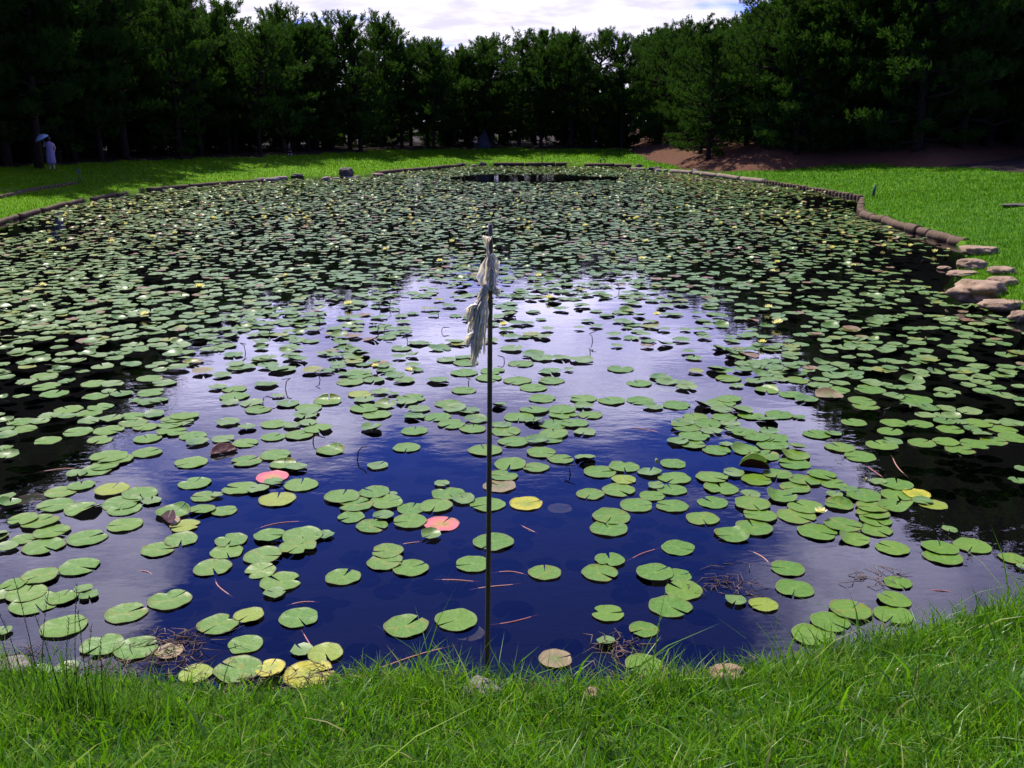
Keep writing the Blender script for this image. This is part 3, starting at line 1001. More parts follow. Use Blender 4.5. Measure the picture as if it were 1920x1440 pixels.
# ------------------------------------------------------------------ stalks and floating stems
STALKS = [(707, 622), (720, 627), (765, 642), (715, 582), (730, 578), (747, 588), (822, 590), (827, 622), (947, 678), (877, 720), (1113, 640), (1107, 665),
          (1083, 545), (1162, 545), (668, 862), (1073, 890), (462, 660), (507, 628), (600, 606), (533, 730), (490, 756), (603, 712), (1655, 780), (585, 830)]
for n_, (px, py) in enumerate(STALKS):
    x, y = unproj(px, py)
    h = random.uniform(0.09, 0.22)
    b1 = random.uniform(-.09, .09)
    mb = MB()
    mb.tube([(0, 0, -.08), (b1 * .4, 0, h * .45), (b1, random.uniform(-.03, .03), h * .62), (b1 + random.choice([-1, 1]) * random.uniform(.05, .12), random.uniform(-.05, .05), h * random.uniform(.3, 1.0))], [.006, .006, .007, .005], 5)
    o_ = obj('dead_stalk', mb.mesh('dead_stalk', m_stalk), loc=(x, y, 0))
    side = 'left' if px < 915 else 'right'
    l_ = sorted([p_ for p_ in STALKS if (p_[0] < 915) == (px < 915)], key=lambda t: abs(t[0] - 915))
    tag(o_, 'thin bent dark lily stalk out of the water, %s %s of the pole' % (ORD[l_.index((px, py))], side), 'dead stalk', 'bent dead stalks')

STEMS = [('A', 1410, 105, 1740, 45), ('A', 1680, 650, 1880, 860), ('A', 1610, 525, 1800, 505), ('A', 1210, 370, 1310, 480), ('A', 770, 325, 860, 355), ('B', 850, 335, 1060, 355),
         ('B', 520, 375, 790, 385), ('B', 720, 435, 1010, 395), ('B', 325, 180, 460, 160), ('B', 840, 630, 1110, 575), ('B', 1010, 65, 1110, 120), ('B', 130, 890, 650, 740),
         ('B', 1605, 270, 1790, 195), ('E', 1560, 965, 1830, 1000), ('J', 580, 810, 770, 1040), ('J', 320, 910, 530, 1060), ('C', 370, 210, 490, 300), ('G', 320, 885, 740, 855), ('C', 1360, 435, 1540, 450)]
for n_, (cr, x0, y0, x1, y1) in enumerate(STEMS):
    ox, oy, sc = CROPS[cr]
    a = unproj(ox + x0 / sc, oy + y0 / sc)
    b = unproj(ox + x1 / sc, oy + y1 / sc)
    c_ = ((a[0] + b[0]) / 2, (a[1] + b[1]) / 2)
    side = Vector((-(b[1] - a[1]), b[0] - a[0]))
    bw = random.uniform(-.12, .12)
    pts = []
    for k in range(9):
        t = k / 8
        off = bw * 4 * t * (1 - t) + 0.02 * math.sin(5 * t + n_)
        pts.append((a[0] + (b[0] - a[0]) * t + side.x * off - c_[0], a[1] + (b[1] - a[1]) * t + side.y * off - c_[1], 0.002 - 0.012 * (1 - math.sin(math.pi * t))))
    mb = MB()
    mb.tube(pts, [0.0045] * 9, 6)
    o_ = obj('floating_stalk', mb.mesh('floating_stalk', m_stem), loc=(c_[0], c_[1], 0))
    sx = ox + (x0 + x1) / 2 / sc
    tag(o_, 'thin reddish lily stem floating on the water, %s stem counted from the left' % ORD[sorted(range(len(STEMS)), key=lambda q_: CROPS[STEMS[q_][0]][0] + (STEMS[q_][1] + STEMS[q_][3]) / 2 / CROPS[STEMS[q_][0]][2]).index(n_)], 'lily stem', 'floating lily stems')

mb = MB()
for (px, py, sx, sy, n) in ((330, 1205, 60, 14, 70), (1215, 1285, 110, 22, 120), (1165, 1215, 40, 14, 45), (1365, 1095, 40, 22, 40), (600, 1270, 90, 18, 50), (40, 1235, 60, 14, 40),
                            (1635, 1085, 40, 14, 26), (800, 1285, 70, 14, 60), (300, 1245, 90, 18, 50), (1010, 1300, 110, 10, 90), (1480, 1262, 110, 14, 70), (480, 1285, 120, 12, 70), (160, 1262, 120, 12, 60)):
    for k in range(n):
        x, y = unproj(random.gauss(px, sx * .6), random.gauss(py, sy * .6))
        L, a = random.uniform(.04, .2), random.uniform(0, 6.28)
        z0 = max(0.0, ground_z(x, y))
        mb.tube([(x, y, z0 + random.uniform(-.01, .02)), (x + L * .5 * math.cos(a), y + L * .5 * math.sin(a), z0 + random.uniform(.0, .035)), (x + L * math.cos(a + .5), y + L * math.sin(a + .5), z0 + random.uniform(-.01, .02))], [.003, .0025, .001], 4)
tag(obj('reed_debris', mb.mesh('reed_debris', m_debris)), 'tangled rotting stalks floating along the near shore', 'debris', kind='stuff')


# ------------------------------------------------------------------ grass
def blades(name, x, y, z, h, w, tint, mat, bend=0.5, seg=3):
    n = len(x)
    az = rng.uniform(0, 2 * np.pi, n)
    fa = rng.uniform(0, 2 * np.pi, n)
    bd_ = bend * rng.uniform(0.25, 1.25, n)
    lv = []
    for k in range(seg + 1):
        t = k / seg
        cx_ = x + np.cos(az) * bd_ * h * t * t
        cy_ = y + np.sin(az) * bd_ * h * t * t
        cz_ = z - 0.01 + h * t * (1 - 0.30 * bd_ * t)
        ww = w * (1 - t) ** 0.7 * 0.5 if k < seg else 0 * w
        if k < seg:
            lv.append(np.stack([cx_ - np.cos(fa) * ww, cy_ - np.sin(fa) * ww, cz_], -1))
            lv.append(np.stack([cx_ + np.cos(fa) * ww, cy_ + np.sin(fa) * ww, cz_], -1))
        else:
            lv.append(np.stack([cx_, cy_, cz_], -1))
    V = np.stack(lv, 1)
    m = V.shape[1]
    base = (np.arange(n) * m)[:, None]
    Q = np.concatenate([np.stack([base + 2 * k, base + 2 * k + 1, base + 2 * k + 3, base + 2 * k + 2], -1).reshape(-1, 4) for k in range(seg - 1)]) if seg > 1 else np.zeros((0, 4), int)
    T = np.stack([base + m - 3, base + m - 2, base + m - 1], -1).reshape(-1, 3)
    return np_mesh(name, V.reshape(-1, 3), [Q, T], mat, {'tint': np.repeat(tint, m)})


n = 125000
x, y = rng.uniform(-4.3, 4.6, n), rng.uniform(2.6, 7.6, n)
z, sd, _ = terrain(x, y)
qx2, qy2, _ = proj(x, y, np.maximum(z, 0))
ok = (sd > -0.10) & (qy2 < 1580) & (qx2 > -120) & (qx2 < 2040) & (rng.random(n) < np.where(sd < 0.05, 0.35, 1.0))
x, y, z, sd = x[ok], y[ok], np.maximum(z[ok], -0.02), sd[ok]
pt = 0.5 + 0.5 * np.sin(x * 3.1 + 1.3 * np.sin(y * 4)) * np.cos(y * 3.7 + 1.7 * np.sin(x * 2.3))
h = rng.uniform(0.045, 0.17, len(x)) * (0.7 + 0.75 * pt) * (1 + np.where(x > -.6, .4, -.25) * np.exp(-(sd / 0.3) ** 2))
tall = rng.random(len(x)) < 0.022
h = np.where(tall, h * rng.uniform(1.5, 2.6, len(x)), h)
tint = np.clip(rng.normal(0.42, 0.27, len(x)) + 0.3 * (pt - .5), 0, 0.88)
tint = np.where(rng.random(len(x)) < 0.045, rng.uniform(.9, 1, len(x)), tint)
w = rng.uniform(0.005, 0.0165, len(x)) * np.where(tall, 1.4, 1)
tag(obj('grass', blades('grass', x, y, z, h, w, tint, m_grass, 0.9)), 'long sunlit grass on the near shore', 'grass', kind='stuff')

# lawn round the pond
n = 420000
dd = 9 + 70 * rng.random(n) ** 1.6
uu = rng.uniform(-0.62, 0.62, n)
x, y = uu * dd, dd
z, sd, bd = terrain(x, y)
wm = wood_mask(x, y, sd, bd)
ok = (sd > 0.05) & (wm < 0.5) & (sd < 14)
x, y, z, sd = x[ok], y[ok], z[ok], sd[ok]
h = rng.uniform(0.05, 0.11, len(x)) * (1 + y / 90)
w = (0.006 + 0.00055 * y) * rng.uniform(0.7, 1.3, len(x))
tint = np.clip(rng.normal(0.5, 0.2, len(x)) + 0.55 * (1 - sstep(x, 4, 12)) - 0.27 + .16 * np.sin(x * .8 + 2 * np.sin(y * .35)) * np.cos(y * .6 + np.sin(x)), 0, 1)
tag(obj('lawn_grass', blades('lawn_grass', x, y, z, h, w, tint, m_lawnblade, 0.6, 2)), 'mown bright green lawn grass round the pond', 'grass', kind='stuff')


def grass_clump(px, py, n, hmin, hmax, wid, spread, lab, seeds=0, lean=0.35):
    x0, y0, z0 = on_ground(px, py)
    x, y = rng.normal(0, spread, n), rng.normal(0, spread * .6, n)
    z = np.array([max(ground_z(a + x0, b + y0), -0.03) - z0 for a, b in zip(x, y)])
    root = obj('grass_clump', blades('grass_clump', x, y, z, rng.uniform(hmin, hmax, n), rng.uniform(.6, 1.2, n) * wid, np.clip(rng.normal(.4, .25, n), 0, .8), m_tuft, lean, 4), loc=(x0, y0, z0))
    tag(root, lab, 'grass clump', 'taller grass clumps')
    for k in range(seeds):
        mb = MB()
        bx, by = random.gauss(0, spread * .8), random.gauss(0, spread * .4)
        L = random.uniform(.45, .78)
        ln = random.uniform(-.12, .16)
        pts = [(bx + ln * t * t, by, L * t) for t in (0, .25, .5, .75, 1)]
        mb.tube(pts, [.0028, .0026, .0022, .0018, .0012], 5)
        for q_ in range(9):
            t = .74 + .03 * q_
            s = random.choice([-1, 1])
            mb.tube([(bx + ln * t * t, by, L * t), (bx + ln * t * t + s * .008, by, L * t + .022)], [.0016, .0008], 4)
        obj('seed_stalk', mb.mesh('seed_stalk', m_tuft), root)


grass_clump(150, 1345, 130, .20, .52, .011, .12, 'tallest dark grass clump with thin seed stalks at left shore', 7)
grass_clump(35, 1310, 90, .18, .40, .009, .12, 'thin grass clump at the left corner of the shore', 3)
grass_clump(290, 1350, 80, .16, .34, .009, .10, 'grass clump right of the seed stalks, below two pads', 0)
grass_clump(890, 1300, 34, .12, .30, .009, .06, 'small clump of broad arching blades at the foot of the pole', 0, .8)
grass_clump(760, 1315, 60, .12, .26, .006, .10, 'grass clump on the shore left of the pale stone', 0)
grass_clump(1255, 1320, 26, .16, .40, .010, .06, 'few long upright blades in front of the golden pad', 0, .4)
grass_clump(1640, 1235, 120, .12, .30, .010, .16, 'leaning grass clump on the shore below the right pads', 0, .6)
grass_clump(1500, 1290, 90, .12, .26, .009, .14, 'grass clump right of the brown shore stone', 0, .5)
grass_clump(1800, 1330, 150, .18, .38, .013, .20, 'broad-bladed grass clump at the right corner', 0, .6)
grass_clump(1840, 1185, 60, .12, .24, .006, .15, 'grass clump at the water edge under the rightmost pad', 0, .4)
grass_clump(640, 1335, 50, .12, .24, .006, .12, 'grass clump in front of the golden yellow pads', 0, .5)

# ------------------------------------------------------------------ bamboo pole and rags
bx, by = unproj(912, 1287)
tx_u = (919 - 960) / F
top_z = CH + by * ((720 - 420) / F * CP - SP) / (CP + (720 - 420) / F * SP)
top_x = tx_u * (by * CP - (top_z - CH) * SP)
mb = MB()
L = top_z + 0.4
pts, rad = [], []
for k in range(60):
    t = k / 59
    z = -0.4 + L * t
    f = (z - 0) / top_z
    node = min(abs(((z + .05) / 0.33) % 1 - 0.0), abs(((z + .05) / 0.33) % 1 - 1.0))
    r_ = 0.0158 - 0.0035 * t + (0.0022 if node < 0.03 else 0)
    pts.append(((top_x - bx) * f + 0.006 * math.sin(3 * t), 0, z))
    rad.append(r_)
mb.tube(pts, rad, 12)
pole = obj('bamboo_pole', mb.mesh('bamboo_pole', m_bamboo), loc=(bx, by, 0))
tag(pole, 'slim dark bamboo pole standing in the water with white rags tied on', 'pole')


def rag(profile, seed, folds, flat=0.45, nu=40, hem=0.05):
    """hanging cloth: list of (x offset, z, half width); pleated all round, ragged hem"""
    r = random.Random(seed)
    P = np.array(profile, float)
    m = 34
    s = np.linspace(0, 1, m)
    src = np.linspace(0, 1, len(P))
    cxp, czp, cw = np.interp(s, src, P[:, 0]), np.interp(s, src, P[:, 1]), np.interp(s, src, P[:, 2])
    th = np.linspace(0, 2 * np.pi, nu, endpoint=False)
    ph = [r.uniform(0, 6.28) for _ in range(4)]
    V = []
    for k in range(m):
        pleat = 1 + 0.30 * s[k] ** .4 * np.sin(folds * th + ph[0] + 2.2 * s[k]) + 0.20 * np.sin((folds + 3) * th + ph[1] - 3.0 * s[k]) + .10 * np.sin(11 * th + ph[2] + 8 * s[k])
        pinch = 1 + 0.12 * math.sin(13 * s[k] + ph[3])
        hz = hem * s[k] ** 4 * (np.sin(3 * th + ph[2]) + .8 * np.sin(5 * th + ph[1]))
        V.append(np.stack([cxp[k] + cw[k] * pinch * pleat * np.cos(th), flat * cw[k] * pleat * np.sin(th), czp[k] + hz], -1))
    V = np.concatenate(V)
    i = np.arange(m - 1)[:, None] * nu
    jn = np.arange(nu)[None]
    q = np.stack([i + jn, i + (jn + 1) % nu, i + nu + (jn + 1) % nu, i + nu + jn], -1).reshape(-1, 4)
    return np_mesh('rag', V, q, m_cloth)


def pole_at(py):
    """point on the pole seen at photograph row py"""
    v = (720 - py) / F
    z = CH + by * (v * CP - SP) / (CP + v * SP)
    return bx + (top_x - bx) * z / top_z, by, z, (by * CP - (z - CH) * SP) / F


def strip(pts, wid, name='tail'):
    """a loose strip of cloth with a twist"""
    pts = np.array(pts, float)
    m = 18
    s = np.linspace(0, 1, m)
    src = np.linspace(0, 1, len(pts))
    c_ = np.stack([np.interp(s, src, pts[:, k]) for k in range(3)], -1)
    V = []
    for k in range(m):
        a = 0.9 * math.sin(4 * s[k])
        w_ = wid * (0.6 + 0.5 * math.sin(3.0 * s[k] + .3))
        for u in (-1, -.4, .3, 1):
            V.append(c_[k] + np.array([u * w_ * math.cos(a), u * w_ * math.sin(a) + .005 * math.cos(5 * u), 0.02 * u * s[k] ** 2]))
    q = []
    for k in range(m - 1):
        for u in range(3):
            a = k * 4 + u
            q.append((a, a + 1, a + 5, a + 4))
    return np_mesh(name, V, np.array(q), m_cloth)


def solid(me_obj, t=0.0022):
    md = me_obj.modifiers.new('thickness', 'SOLIDIFY')
    md.thickness = t


def sheet(name, pts, wid, seed, folds=3.0, depth=.02, nu=26, nv=46, torn=.25):
    """crumpled strip of thin cloth hanging along a line: gathered into folds, with a torn lower hem"""
    r = random.Random(seed)
    pts = np.array(pts, float)
    src = np.linspace(0, 1, len(pts))
    V = []
    p1, p2 = r.uniform(0, 6.28), r.uniform(0, 6.28)
    tear = [max(0, mnoise.noise(Vector((seed * 3.3, u * 2.2, 0.5)))) * torn * 1.6 + torn * .3 * r.random() for u in np.linspace(-1, 1, nu)]
    for iv in range(nv):
        v = iv / (nv - 1)
        for iu in range(nu):
            u = -1 + 2 * iu / (nu - 1)
            t = v * (1 - tear[iu])
            c_ = [np.interp(t, src, pts[:, k]) for k in range(3)]
            w_ = np.interp(t, np.linspace(0, 1, len(wid)), wid)
            n1_ = mnoise.noise(Vector((u * 1.6 + seed, t * 5.0, seed * 1.7)))
            n2_ = mnoise.noise(Vector((u * 4.0, t * 11.0 + seed, 3.1)))
            n3_ = mnoise.noise(Vector((seed * 2.0, t * 4.0, u * 1.2)))
            xx = c_[0] + w_ * (u + .35 * n1_ + .12 * n2_) * (0.85 + .3 * math.sin(5 * t + p2))
            yy = c_[1] + depth * (math.sin(folds * u * 3.14 + p1 + 3.0 * t + 2 * n3_) + .9 * n1_ + .5 * n2_) * min(1, .35 + w_ / .03)
            zz = c_[2] + .25 * w_ * n3_ + .10 * w_ * n2_
            V.append((xx, yy, zz))
    i_ = np.arange(nv - 1)[:, None] * nu
    j_ = np.arange(nu - 1)[None]
    q_ = np.stack([i_ + j_, i_ + j_ + 1, i_ + nu + j_ + 1, i_ + nu + j_], -1).reshape(-1, 4)
    return np_mesh(name, V, q_, m_cloth)


def hang(root, name, px_pts, px_w, seed, yoff, **kw):
    o_ = obj(name, sheet(name, [(a * s_, yoff, b * s_) for a, b in px_pts], [w * 1.3 * s_ for w in px_w], seed, **kw), root)
    solid(o_, .0012)


x0, y0, z0, mp_ = pole_at(530)
s_ = mp_
up = obj('white_rag', None, loc=(x0, y0, z0))
hang(up, 'strip', [(-5, 88), (-4, 70), (-2, 52), (-5, 36), (-6, 10), (-3, -10)], [9, 4, 3, 9, 11, 5], 3, -.03, torn=.12)
hang(up, 'strip', [(6, 56), (7, 40), (9, 18), (8, -8)], [3, 7, 8, 4], 4, -.036, torn=.10)
hang(up, 'strip', [(3, 40), (4, 22), (5, 2), (2, -12)], [3, 6, 6, 3], 12, -.05, torn=.06)
hang(up, 'knot', [(-7, -2), (0, -9), (8, -6)], [5, 6, 5], 5, -.045, nv=20, torn=0.02)
hang(up, 'tail', [(2, -6), (9, -8), (13, -14), (16, -24)], [3, 7, 6, 2], 6, -.04, nv=24)
hang(up, 'tail', [(-6, -4), (-10, -14), (-12, -22)], [4, 6, 6], 9, -.03, nv=24, torn=.1)
tag(up, 'upper white rag wrapped and knotted round the top of the bamboo pole', 'rag')
x0, y0, z0, mp_ = pole_at(545)
lo = obj('white_rag', None, loc=(x0, y0 - 0.015, z0))
hang(lo, 'strip', [(-8, 14), (-13, -4), (-18, -20), (-27, -40), (-34, -62), (-38, -80)], [2, 5, 10, 13, 9, 4], 7, -.01, torn=.3)
hang(lo, 'strip', [(-9, 14), (-13, -8), (-15, -26), (-17, -52), (-16, -86), (-14, -122)], [2, 5, 9, 11, 10, 8], 8, -.03, torn=.35)
hang(lo, 'strip', [(-12, -14), (-18, -34), (-24, -62), (-27, -92), (-29, -118), (-33, -146)], [4, 9, 11, 9, 5, 3], 10, -.05, torn=.18)
hang(lo, 'strip', [(-13, -30), (-19, -58), (-22, -90), (-22, -128)], [4, 10, 10, 7], 11, -.02, torn=.4)
hang(lo, 'tail', [(-18, -20), (-28, -24), (-34, -30), (-40, -56)], [4, 8, 7, 3], 14, -.045, nv=26)
hang(lo, 'tail', [(-25, -72), (-34, -82), (-40, -92), (-41, -104)], [4, 7, 6, 2], 15, -.045, nv=26)
hang(lo, 'knot', [(-7, 12), (-10, 4), (-13, -6)], [4, 6, 4], 13, -.03, nv=18, torn=.02)
tag(lo, 'lower white rag hanging in twisted torn strips left of the bamboo pole', 'rag')


# ------------------------------------------------------------------ stones
def rock_mesh(seed, sx, sy, sz, mat, lump=0.22, flat=0.0):
    bm = bmesh.new()
    bmesh.ops.create_icosphere(bm, subdivisions=4, radius=1)
    off = Vector((seed * 3.1, seed * 1.7, seed * 5.3))
    for v in bm.verts:
        p_ = v.co.normalized()
        d = 1 + lump * mnoise.fractal(p_ * 1.1 + off, 1.0, 2.0, 4) + 0.35 * lump * mnoise.noise(p_ * 3 + off)
        q_ = p_ * d
        if q_.z > 1 - flat:
            q_.z = 1 - flat + (q_.z - 1 + flat) * 0.25
        v.co = Vector((q_.x * sx, q_.y * sy, q_.z * sz))
    for f in bm.faces:
        f.smooth = True
    me = bpy.data.meshes.new('stone')
    bm.to_mesh(me)
    bm.free()
    me.materials.append(mat)
    return me


STONES = [  # px, py of its foot, width, height, depth ratio, material, flatness, label
    (1842, 478, 62, 20, .8, m_rock, .45, 'flat brown stone at the end of the log edging'),
    (1828, 505, 52, 24, .8, m_rock, .2, 'rounded brown stone below the flat end stone'),
    (1808, 517, 66, 9, .6, m_rock, .5, 'low flat stone lying in the water before the bank stones'),
    (1772, 506, 24, 8, .8, m_rock, .2, 'smallest stone poking out of the water beside the flat stone'),
    (1846, 558, 96, 40, .8, m_rock, .25, 'largest hollow-fronted brown stone at the right shore'),
    (1886, 515, 46, 18, .8, m_rock, .3, 'stone set in the grass behind the bank stones'),
    (1884, 536, 56, 20, .8, m_rock, .3, 'stone in the grass just behind the largest bank stone'),
    (1888, 582, 84, 22, .6, m_rock, .45, 'long pale slab running from the largest stone to the frame edge'),
    (1920, 604, 40, 26, .8, m_rock, .3, 'stone cut by the right edge below the long slab'),
    (648, 330, 27, 19, .9, m_rockdark, 0, 'round dark boulder on the left lawn'),
    (557, 332, 23, 7, .7, m_rockdark, .3, 'low dark stone in the grass left of the round boulder'),
    (612, 338, 19, 8, .7, m_rockpink, .2, 'pale pink stone at the water left of the boulder'),
    (630, 336, 14, 4, .7, m_rockpink, .4, 'small flat pale stone between the pink stone and the boulder'),
    (649, 334, 26, 4, .7, m_rockpink, .5, 'flat pale stone under the front of the boulder'),
    (668, 334, 12, 5, .7, m_rockpink, .3, 'small pale stone right of the boulder'),
    (708, 330, 20, 7, .7, m_rock, .2, 'reddish stone where the left timber edging starts again'),
    (863, 311, 15, 6, .7, m_rockdark, .3, 'dark flat stone at the far left corner of the pond'),
    (889, 312, 14, 4, .7, m_rockpink, .3, 'low pink stone between two dark stones at the far shore'),
    (905, 311, 14, 9, .8, m_rockdark, 0, 'dark humped stone at the far shore'),
    (1200, 315, 15, 9, .8, m_rockdark, 0, 'dark domed stone at the far right corner'),
    (1194, 318, 28, 4, .6, m_rockpink, .4, 'pale flat stone under the dark domed stone'),
    (1224, 319, 22, 6, .7, m_rockdark, .3, 'dark stone right of the domed stone'),
    (1234, 316, 14, 4, .7, m_rockdark, .2, 'small dark stone behind the far right corner'),
    (1236, 320, 20, 4, .6, m_rockpink, .3, 'pale tilted stone at the far right corner'),
    (1250, 321, 14, 4, .7, m_rockpink, .4, 'last pale stone before the right timber edging'),
    (1908, 388, 56, 7, .5, m_rockdark, .5, 'flat dark slab in the right lawn'),
    (905, 1322, 70, 50, .8, m_rockgrey, .1, 'pale pitted stone at the foot of the bamboo pole'),
    (1365, 1286, 64, 38, .8, m_rock, .2, 'brown stone half hidden in the near shore grass'),
    (20, 1266, 70, 24, .8, m_rockgrey, .2, 'grey stone at the left corner of the near shore'),
    (1110, 1316, 36, 24, .9, m_rock, .2, 'small ochre stone in the near shore grass'),
]
for n_, (px, py, w, h, dr, mat, flat, lab) in enumerate(STONES):
    x, y, z = on_ground(px, py)
    z = max(z, 0.0)
    m_ = px_m(px, py, z)
    rx = 0.5 * w * m_
    rz = h * m_ / (2 - flat) * (1.0 if px > 1700 else 1.25)
    ry = max(rx * dr, rz * .8)
    hz = rz * (1 - flat)
    cam_e = math.cos(math.atan2(CH - z, y))
    hz *= 1 if flat < .3 else .8
    o_ = obj('stone', rock_mesh(n_ + 1, rx, ry, rz, mat, 0.42 if n_ == 4 else 0.32, flat), loc=(x, y + ry * .6, z + h * m_ * .42 - hz * .35), rot=(0, 0, random.uniform(-.3, .3)))
    tag(o_, lab, 'stone', 'stones along the shore' if n_ not in (9, 25) else None)

x, y, z = on_ground(907, 279)
o_ = obj('standing_stone', rock_mesh(77, .62, .45, 1.7, m_monument, 0.12), loc=(x, y + .5, z + .2))
for v in o_.data.vertices:
    f = max(0.0, v.co.z / 1.7)
    v.co.x *= 1 - .72 * f
    v.co.y *= 1 - .6 * f
    v.co.z *= .78
tag(o_, 'grey tapering standing stone at the edge of the far pines', 'standing stone')


# ------------------------------------------------------------------ log and timber edging
def log_mesh(L, r, seed, mat=m_log, k=12):
    rr = random.Random(seed)
    mb = MB()
    m = 7
    mb.tube([(L * (t / (m - 1) - .5), .01 * rr.uniform(-1, 1), .008 * rr.uniform(-1, 1)) for t in range(m)], [r * rr.uniform(.94, 1.05) for _ in range(m)], k)
    return mb.mesh('log', mat)


def walk(pts, step):
    """points every step metres along a polyline: (x, y, angle)"""
    out = []
    pts = [Vector(p_) for p_ in pts]
    carry = 0.0
    for a, b in zip(pts[:-1], pts[1:]):
        d = b - a
        L = d.length
        t = carry
        while t < L:
            q_ = a + d * (t / L)
            out.append((q_.x, q_.y, math.atan2(d.y, d.x)))
            t += step
        carry = t - L
    return out


def edge_run(pxs, step, r, zc, label, group, posts=False, mat=m_log, unique=None):
    pts = [unproj(a, b) for a, b in pxs]
    proto = [log_mesh(step * .97, r, s, mat) for s in range(3)] if not posts else [post_mesh(r, s) for s in range(3)]
    w_ = walk(pts, step)
    for n_, (x, y, a) in enumerate(w_):
        if posts:
            o_ = obj('log_post', proto[n_ % 3], loc=(x, y, random.uniform(-.02, .02)), rot=(random.gauss(0, .05), random.gauss(0, .05), random.uniform(0, 6)))
        else:
            o_ = obj('edging_log', proto[n_ % 3], loc=(x + math.cos(a) * step / 2, y + math.sin(a) * step / 2, zc + random.uniform(-.015, .015)), rot=(0, random.gauss(0, .012), a + random.gauss(0, .02)))
        tag(o_, label if unique is None else unique % ORD[min(n_, len(ORD) - 1)], 'log', group)


def post_mesh(r, s):
    rr = random.Random(s)
    mb = MB()
    mb.tube([(0, 0, -.4), (0, 0, .0), (.005, 0, .09), (.005, 0, .125), (.005, 0, .135)], [r, r * 1.02, r * rr.uniform(.95, 1.05), r * .94, r * .75], 12)
    return mb.mesh('log_post', m_log)


edge_run([(-60, 441), (0, 420), (60, 401), (150, 378), (275, 357)], 2.4, .075, .05, '', 'left bank edging logs', unique='weathered edging log along the left bank, %s from the left frame edge')
edge_run([(275, 358), (400, 347), (480, 341)], 2.6, .09, .05, '', 'dark left bank edging logs', unique='dark edging log on the shaded left bank, %s from the pale end timber')
edge_run([(705, 327), (780, 320), (862, 312)], 3.0, .13, .07, '', 'far left edging logs', unique='dark edging log beyond the round boulder, %s going away')
edge_run([(925, 310), (960, 310), (1050, 310), (1180, 313)], 2.2, .13, .07, '', 'far shore edging logs', unique='dark edging log along the far shore, %s from its left end')
edge_run([(1258, 323), (1330, 330), (1430, 342)], 2.6, .13, .07, '', 'right bank edging logs', unique='edging log on the right bank, %s from the far corner stones', mat=m_timber)
edge_run([(1430, 342), (1520, 356), (1618, 373)], .34, .135, 0, 'stubby dark log post in the close row along the right bank', 'right bank log posts', posts=True)
edge_run([(1618, 377), (1614, 388), (1614, 398), (1622, 405)], .30, .13, 0, 'dark log post stacked round the corner of the right bank', 'corner log posts', posts=True)
edge_run([(0, 372), (60, 358), (145, 345)], .36, .12, 0, 'stubby dark log post in the low step up the left lawn', 'left lawn step posts', posts=True)
for o_ in [o for o in col.objects if o.get('group') == 'left lawn step posts']:
    px_, py_, _ = proj(o_.location.x, o_.location.y, 0)
    x, y, z = on_ground(float(px_), float(py_))
    o_.location = (x, y, z - .02)
lg = [(1628, 409), (1648, 415), (1669, 421), (1690, 428), (1712, 434), (1733, 440), (1755, 446), (1776, 452), (1797, 458)]
for n_, (px, py) in enumerate(lg):
    x, y = unproj(px, py)
    x2, y2 = unproj(px + 20, py + 6)
    a = math.atan2(y2 - y, x2 - x) + random.gauss(0, .10)
    L = math.hypot(x2 - x, y2 - y) * 1.05
    o_ = obj('edging_log', log_mesh(L, .115 if n_ % 2 else .135, n_ + 20), loc=(x, y, .075 + random.uniform(-.02, .03)), rot=(0, random.gauss(0, .05), a))
    tag(o_, 'short round log edging the right bank, %s back from the flat end stone' % ORD[len(lg) - 1 - n_], 'log', 'short logs edging the right bank')
for n_, (px, py, L, lab) in enumerate([(500, 340, 1.3, 'pale end timber lying at the left shore after the dark logs'), (527, 337, .7, 'short pale timber at the left shore below the dark flat stone')]):
    x, y = unproj(px, py)
    o_ = obj('edging_timber', log_mesh(L, .11, 40 + n_, m_rockpink), loc=(x, y, .08), rot=(0, 0, .15))
    tag(o_, lab, 'timber')


# ------------------------------------------------------------------ small stands and markers
def bars(name, segs, r, mat, parent=None, loc=(0, 0, 0)):
    mb = MB()
    for a, b in segs:
        mb.tube([a, b], [r, r], 6)
    return obj(name, mb.mesh(name, mat), parent, loc)


x, y, z = on_ground(150, 345)
s_ = px_m(150, 345, z)
h = 27 * s_
root = obj('sign_stand', None, loc=(x, y, z))
for k in (-1, 1):
    bars('leg', [((k * .05, 0, -.1), (k * .05, 0, h))], .014, m_dkpost, root)
bm = bmesh.new()
bmesh.ops.create_cube(bm, size=1)
bmesh.ops.scale(bm, vec=(.17, .02, .17), verts=bm.verts)
bmesh.ops.bevel(bm, geom=bm.edges[:], offset=.006, segments=2)
me = bpy.data.meshes.new('sign_plate')
bm.to_mesh(me)
bm.free()
me.materials.append(plain('grey_green_plate', (.08, .11, .09), .5))
obj('plate', me, root, (0, -.017, h - .08))
tag(root, 'small two-legged sign stand on the left lawn by the log step', 'sign stand')
x, y, z = on_ground(1303, 326)
s_ = px_m(1303, 326, z)
w, h = 4.5 * s_, 8 * s_
root = obj('low_bracket', None, loc=(x, y, z))
for k in (-1, 0, 1):
    bars('leg', [((k * w * .6, 0, -.1), (k * w * .55, 0, h))], .02, m_metal, root)
bars('top_bar', [((-w * .75, 0, h), (w * .75, 0, h))], .024, m_metal, root)
tag(root, 'low white three-legged bracket on the right lawn', 'bracket')
x, y, z = on_ground(1637, 370)
mb = MB()
hh_ = 22 * px_m(1637, 370, z)
mb.tube([(0, 0, -.15), (.01, 0, hh_ * .5), (.04, 0, hh_), (.04, 0, hh_ + .008)], [.055, .055, .05, .03], 10)
tag(obj('wooden_stake', mb.mesh('wooden_stake', m_dkpost), loc=(x, y, z)), 'short dark green stake at the point of the right lawn', 'stake')
x, y, z = on_ground(1016, 308)
mb = MB()
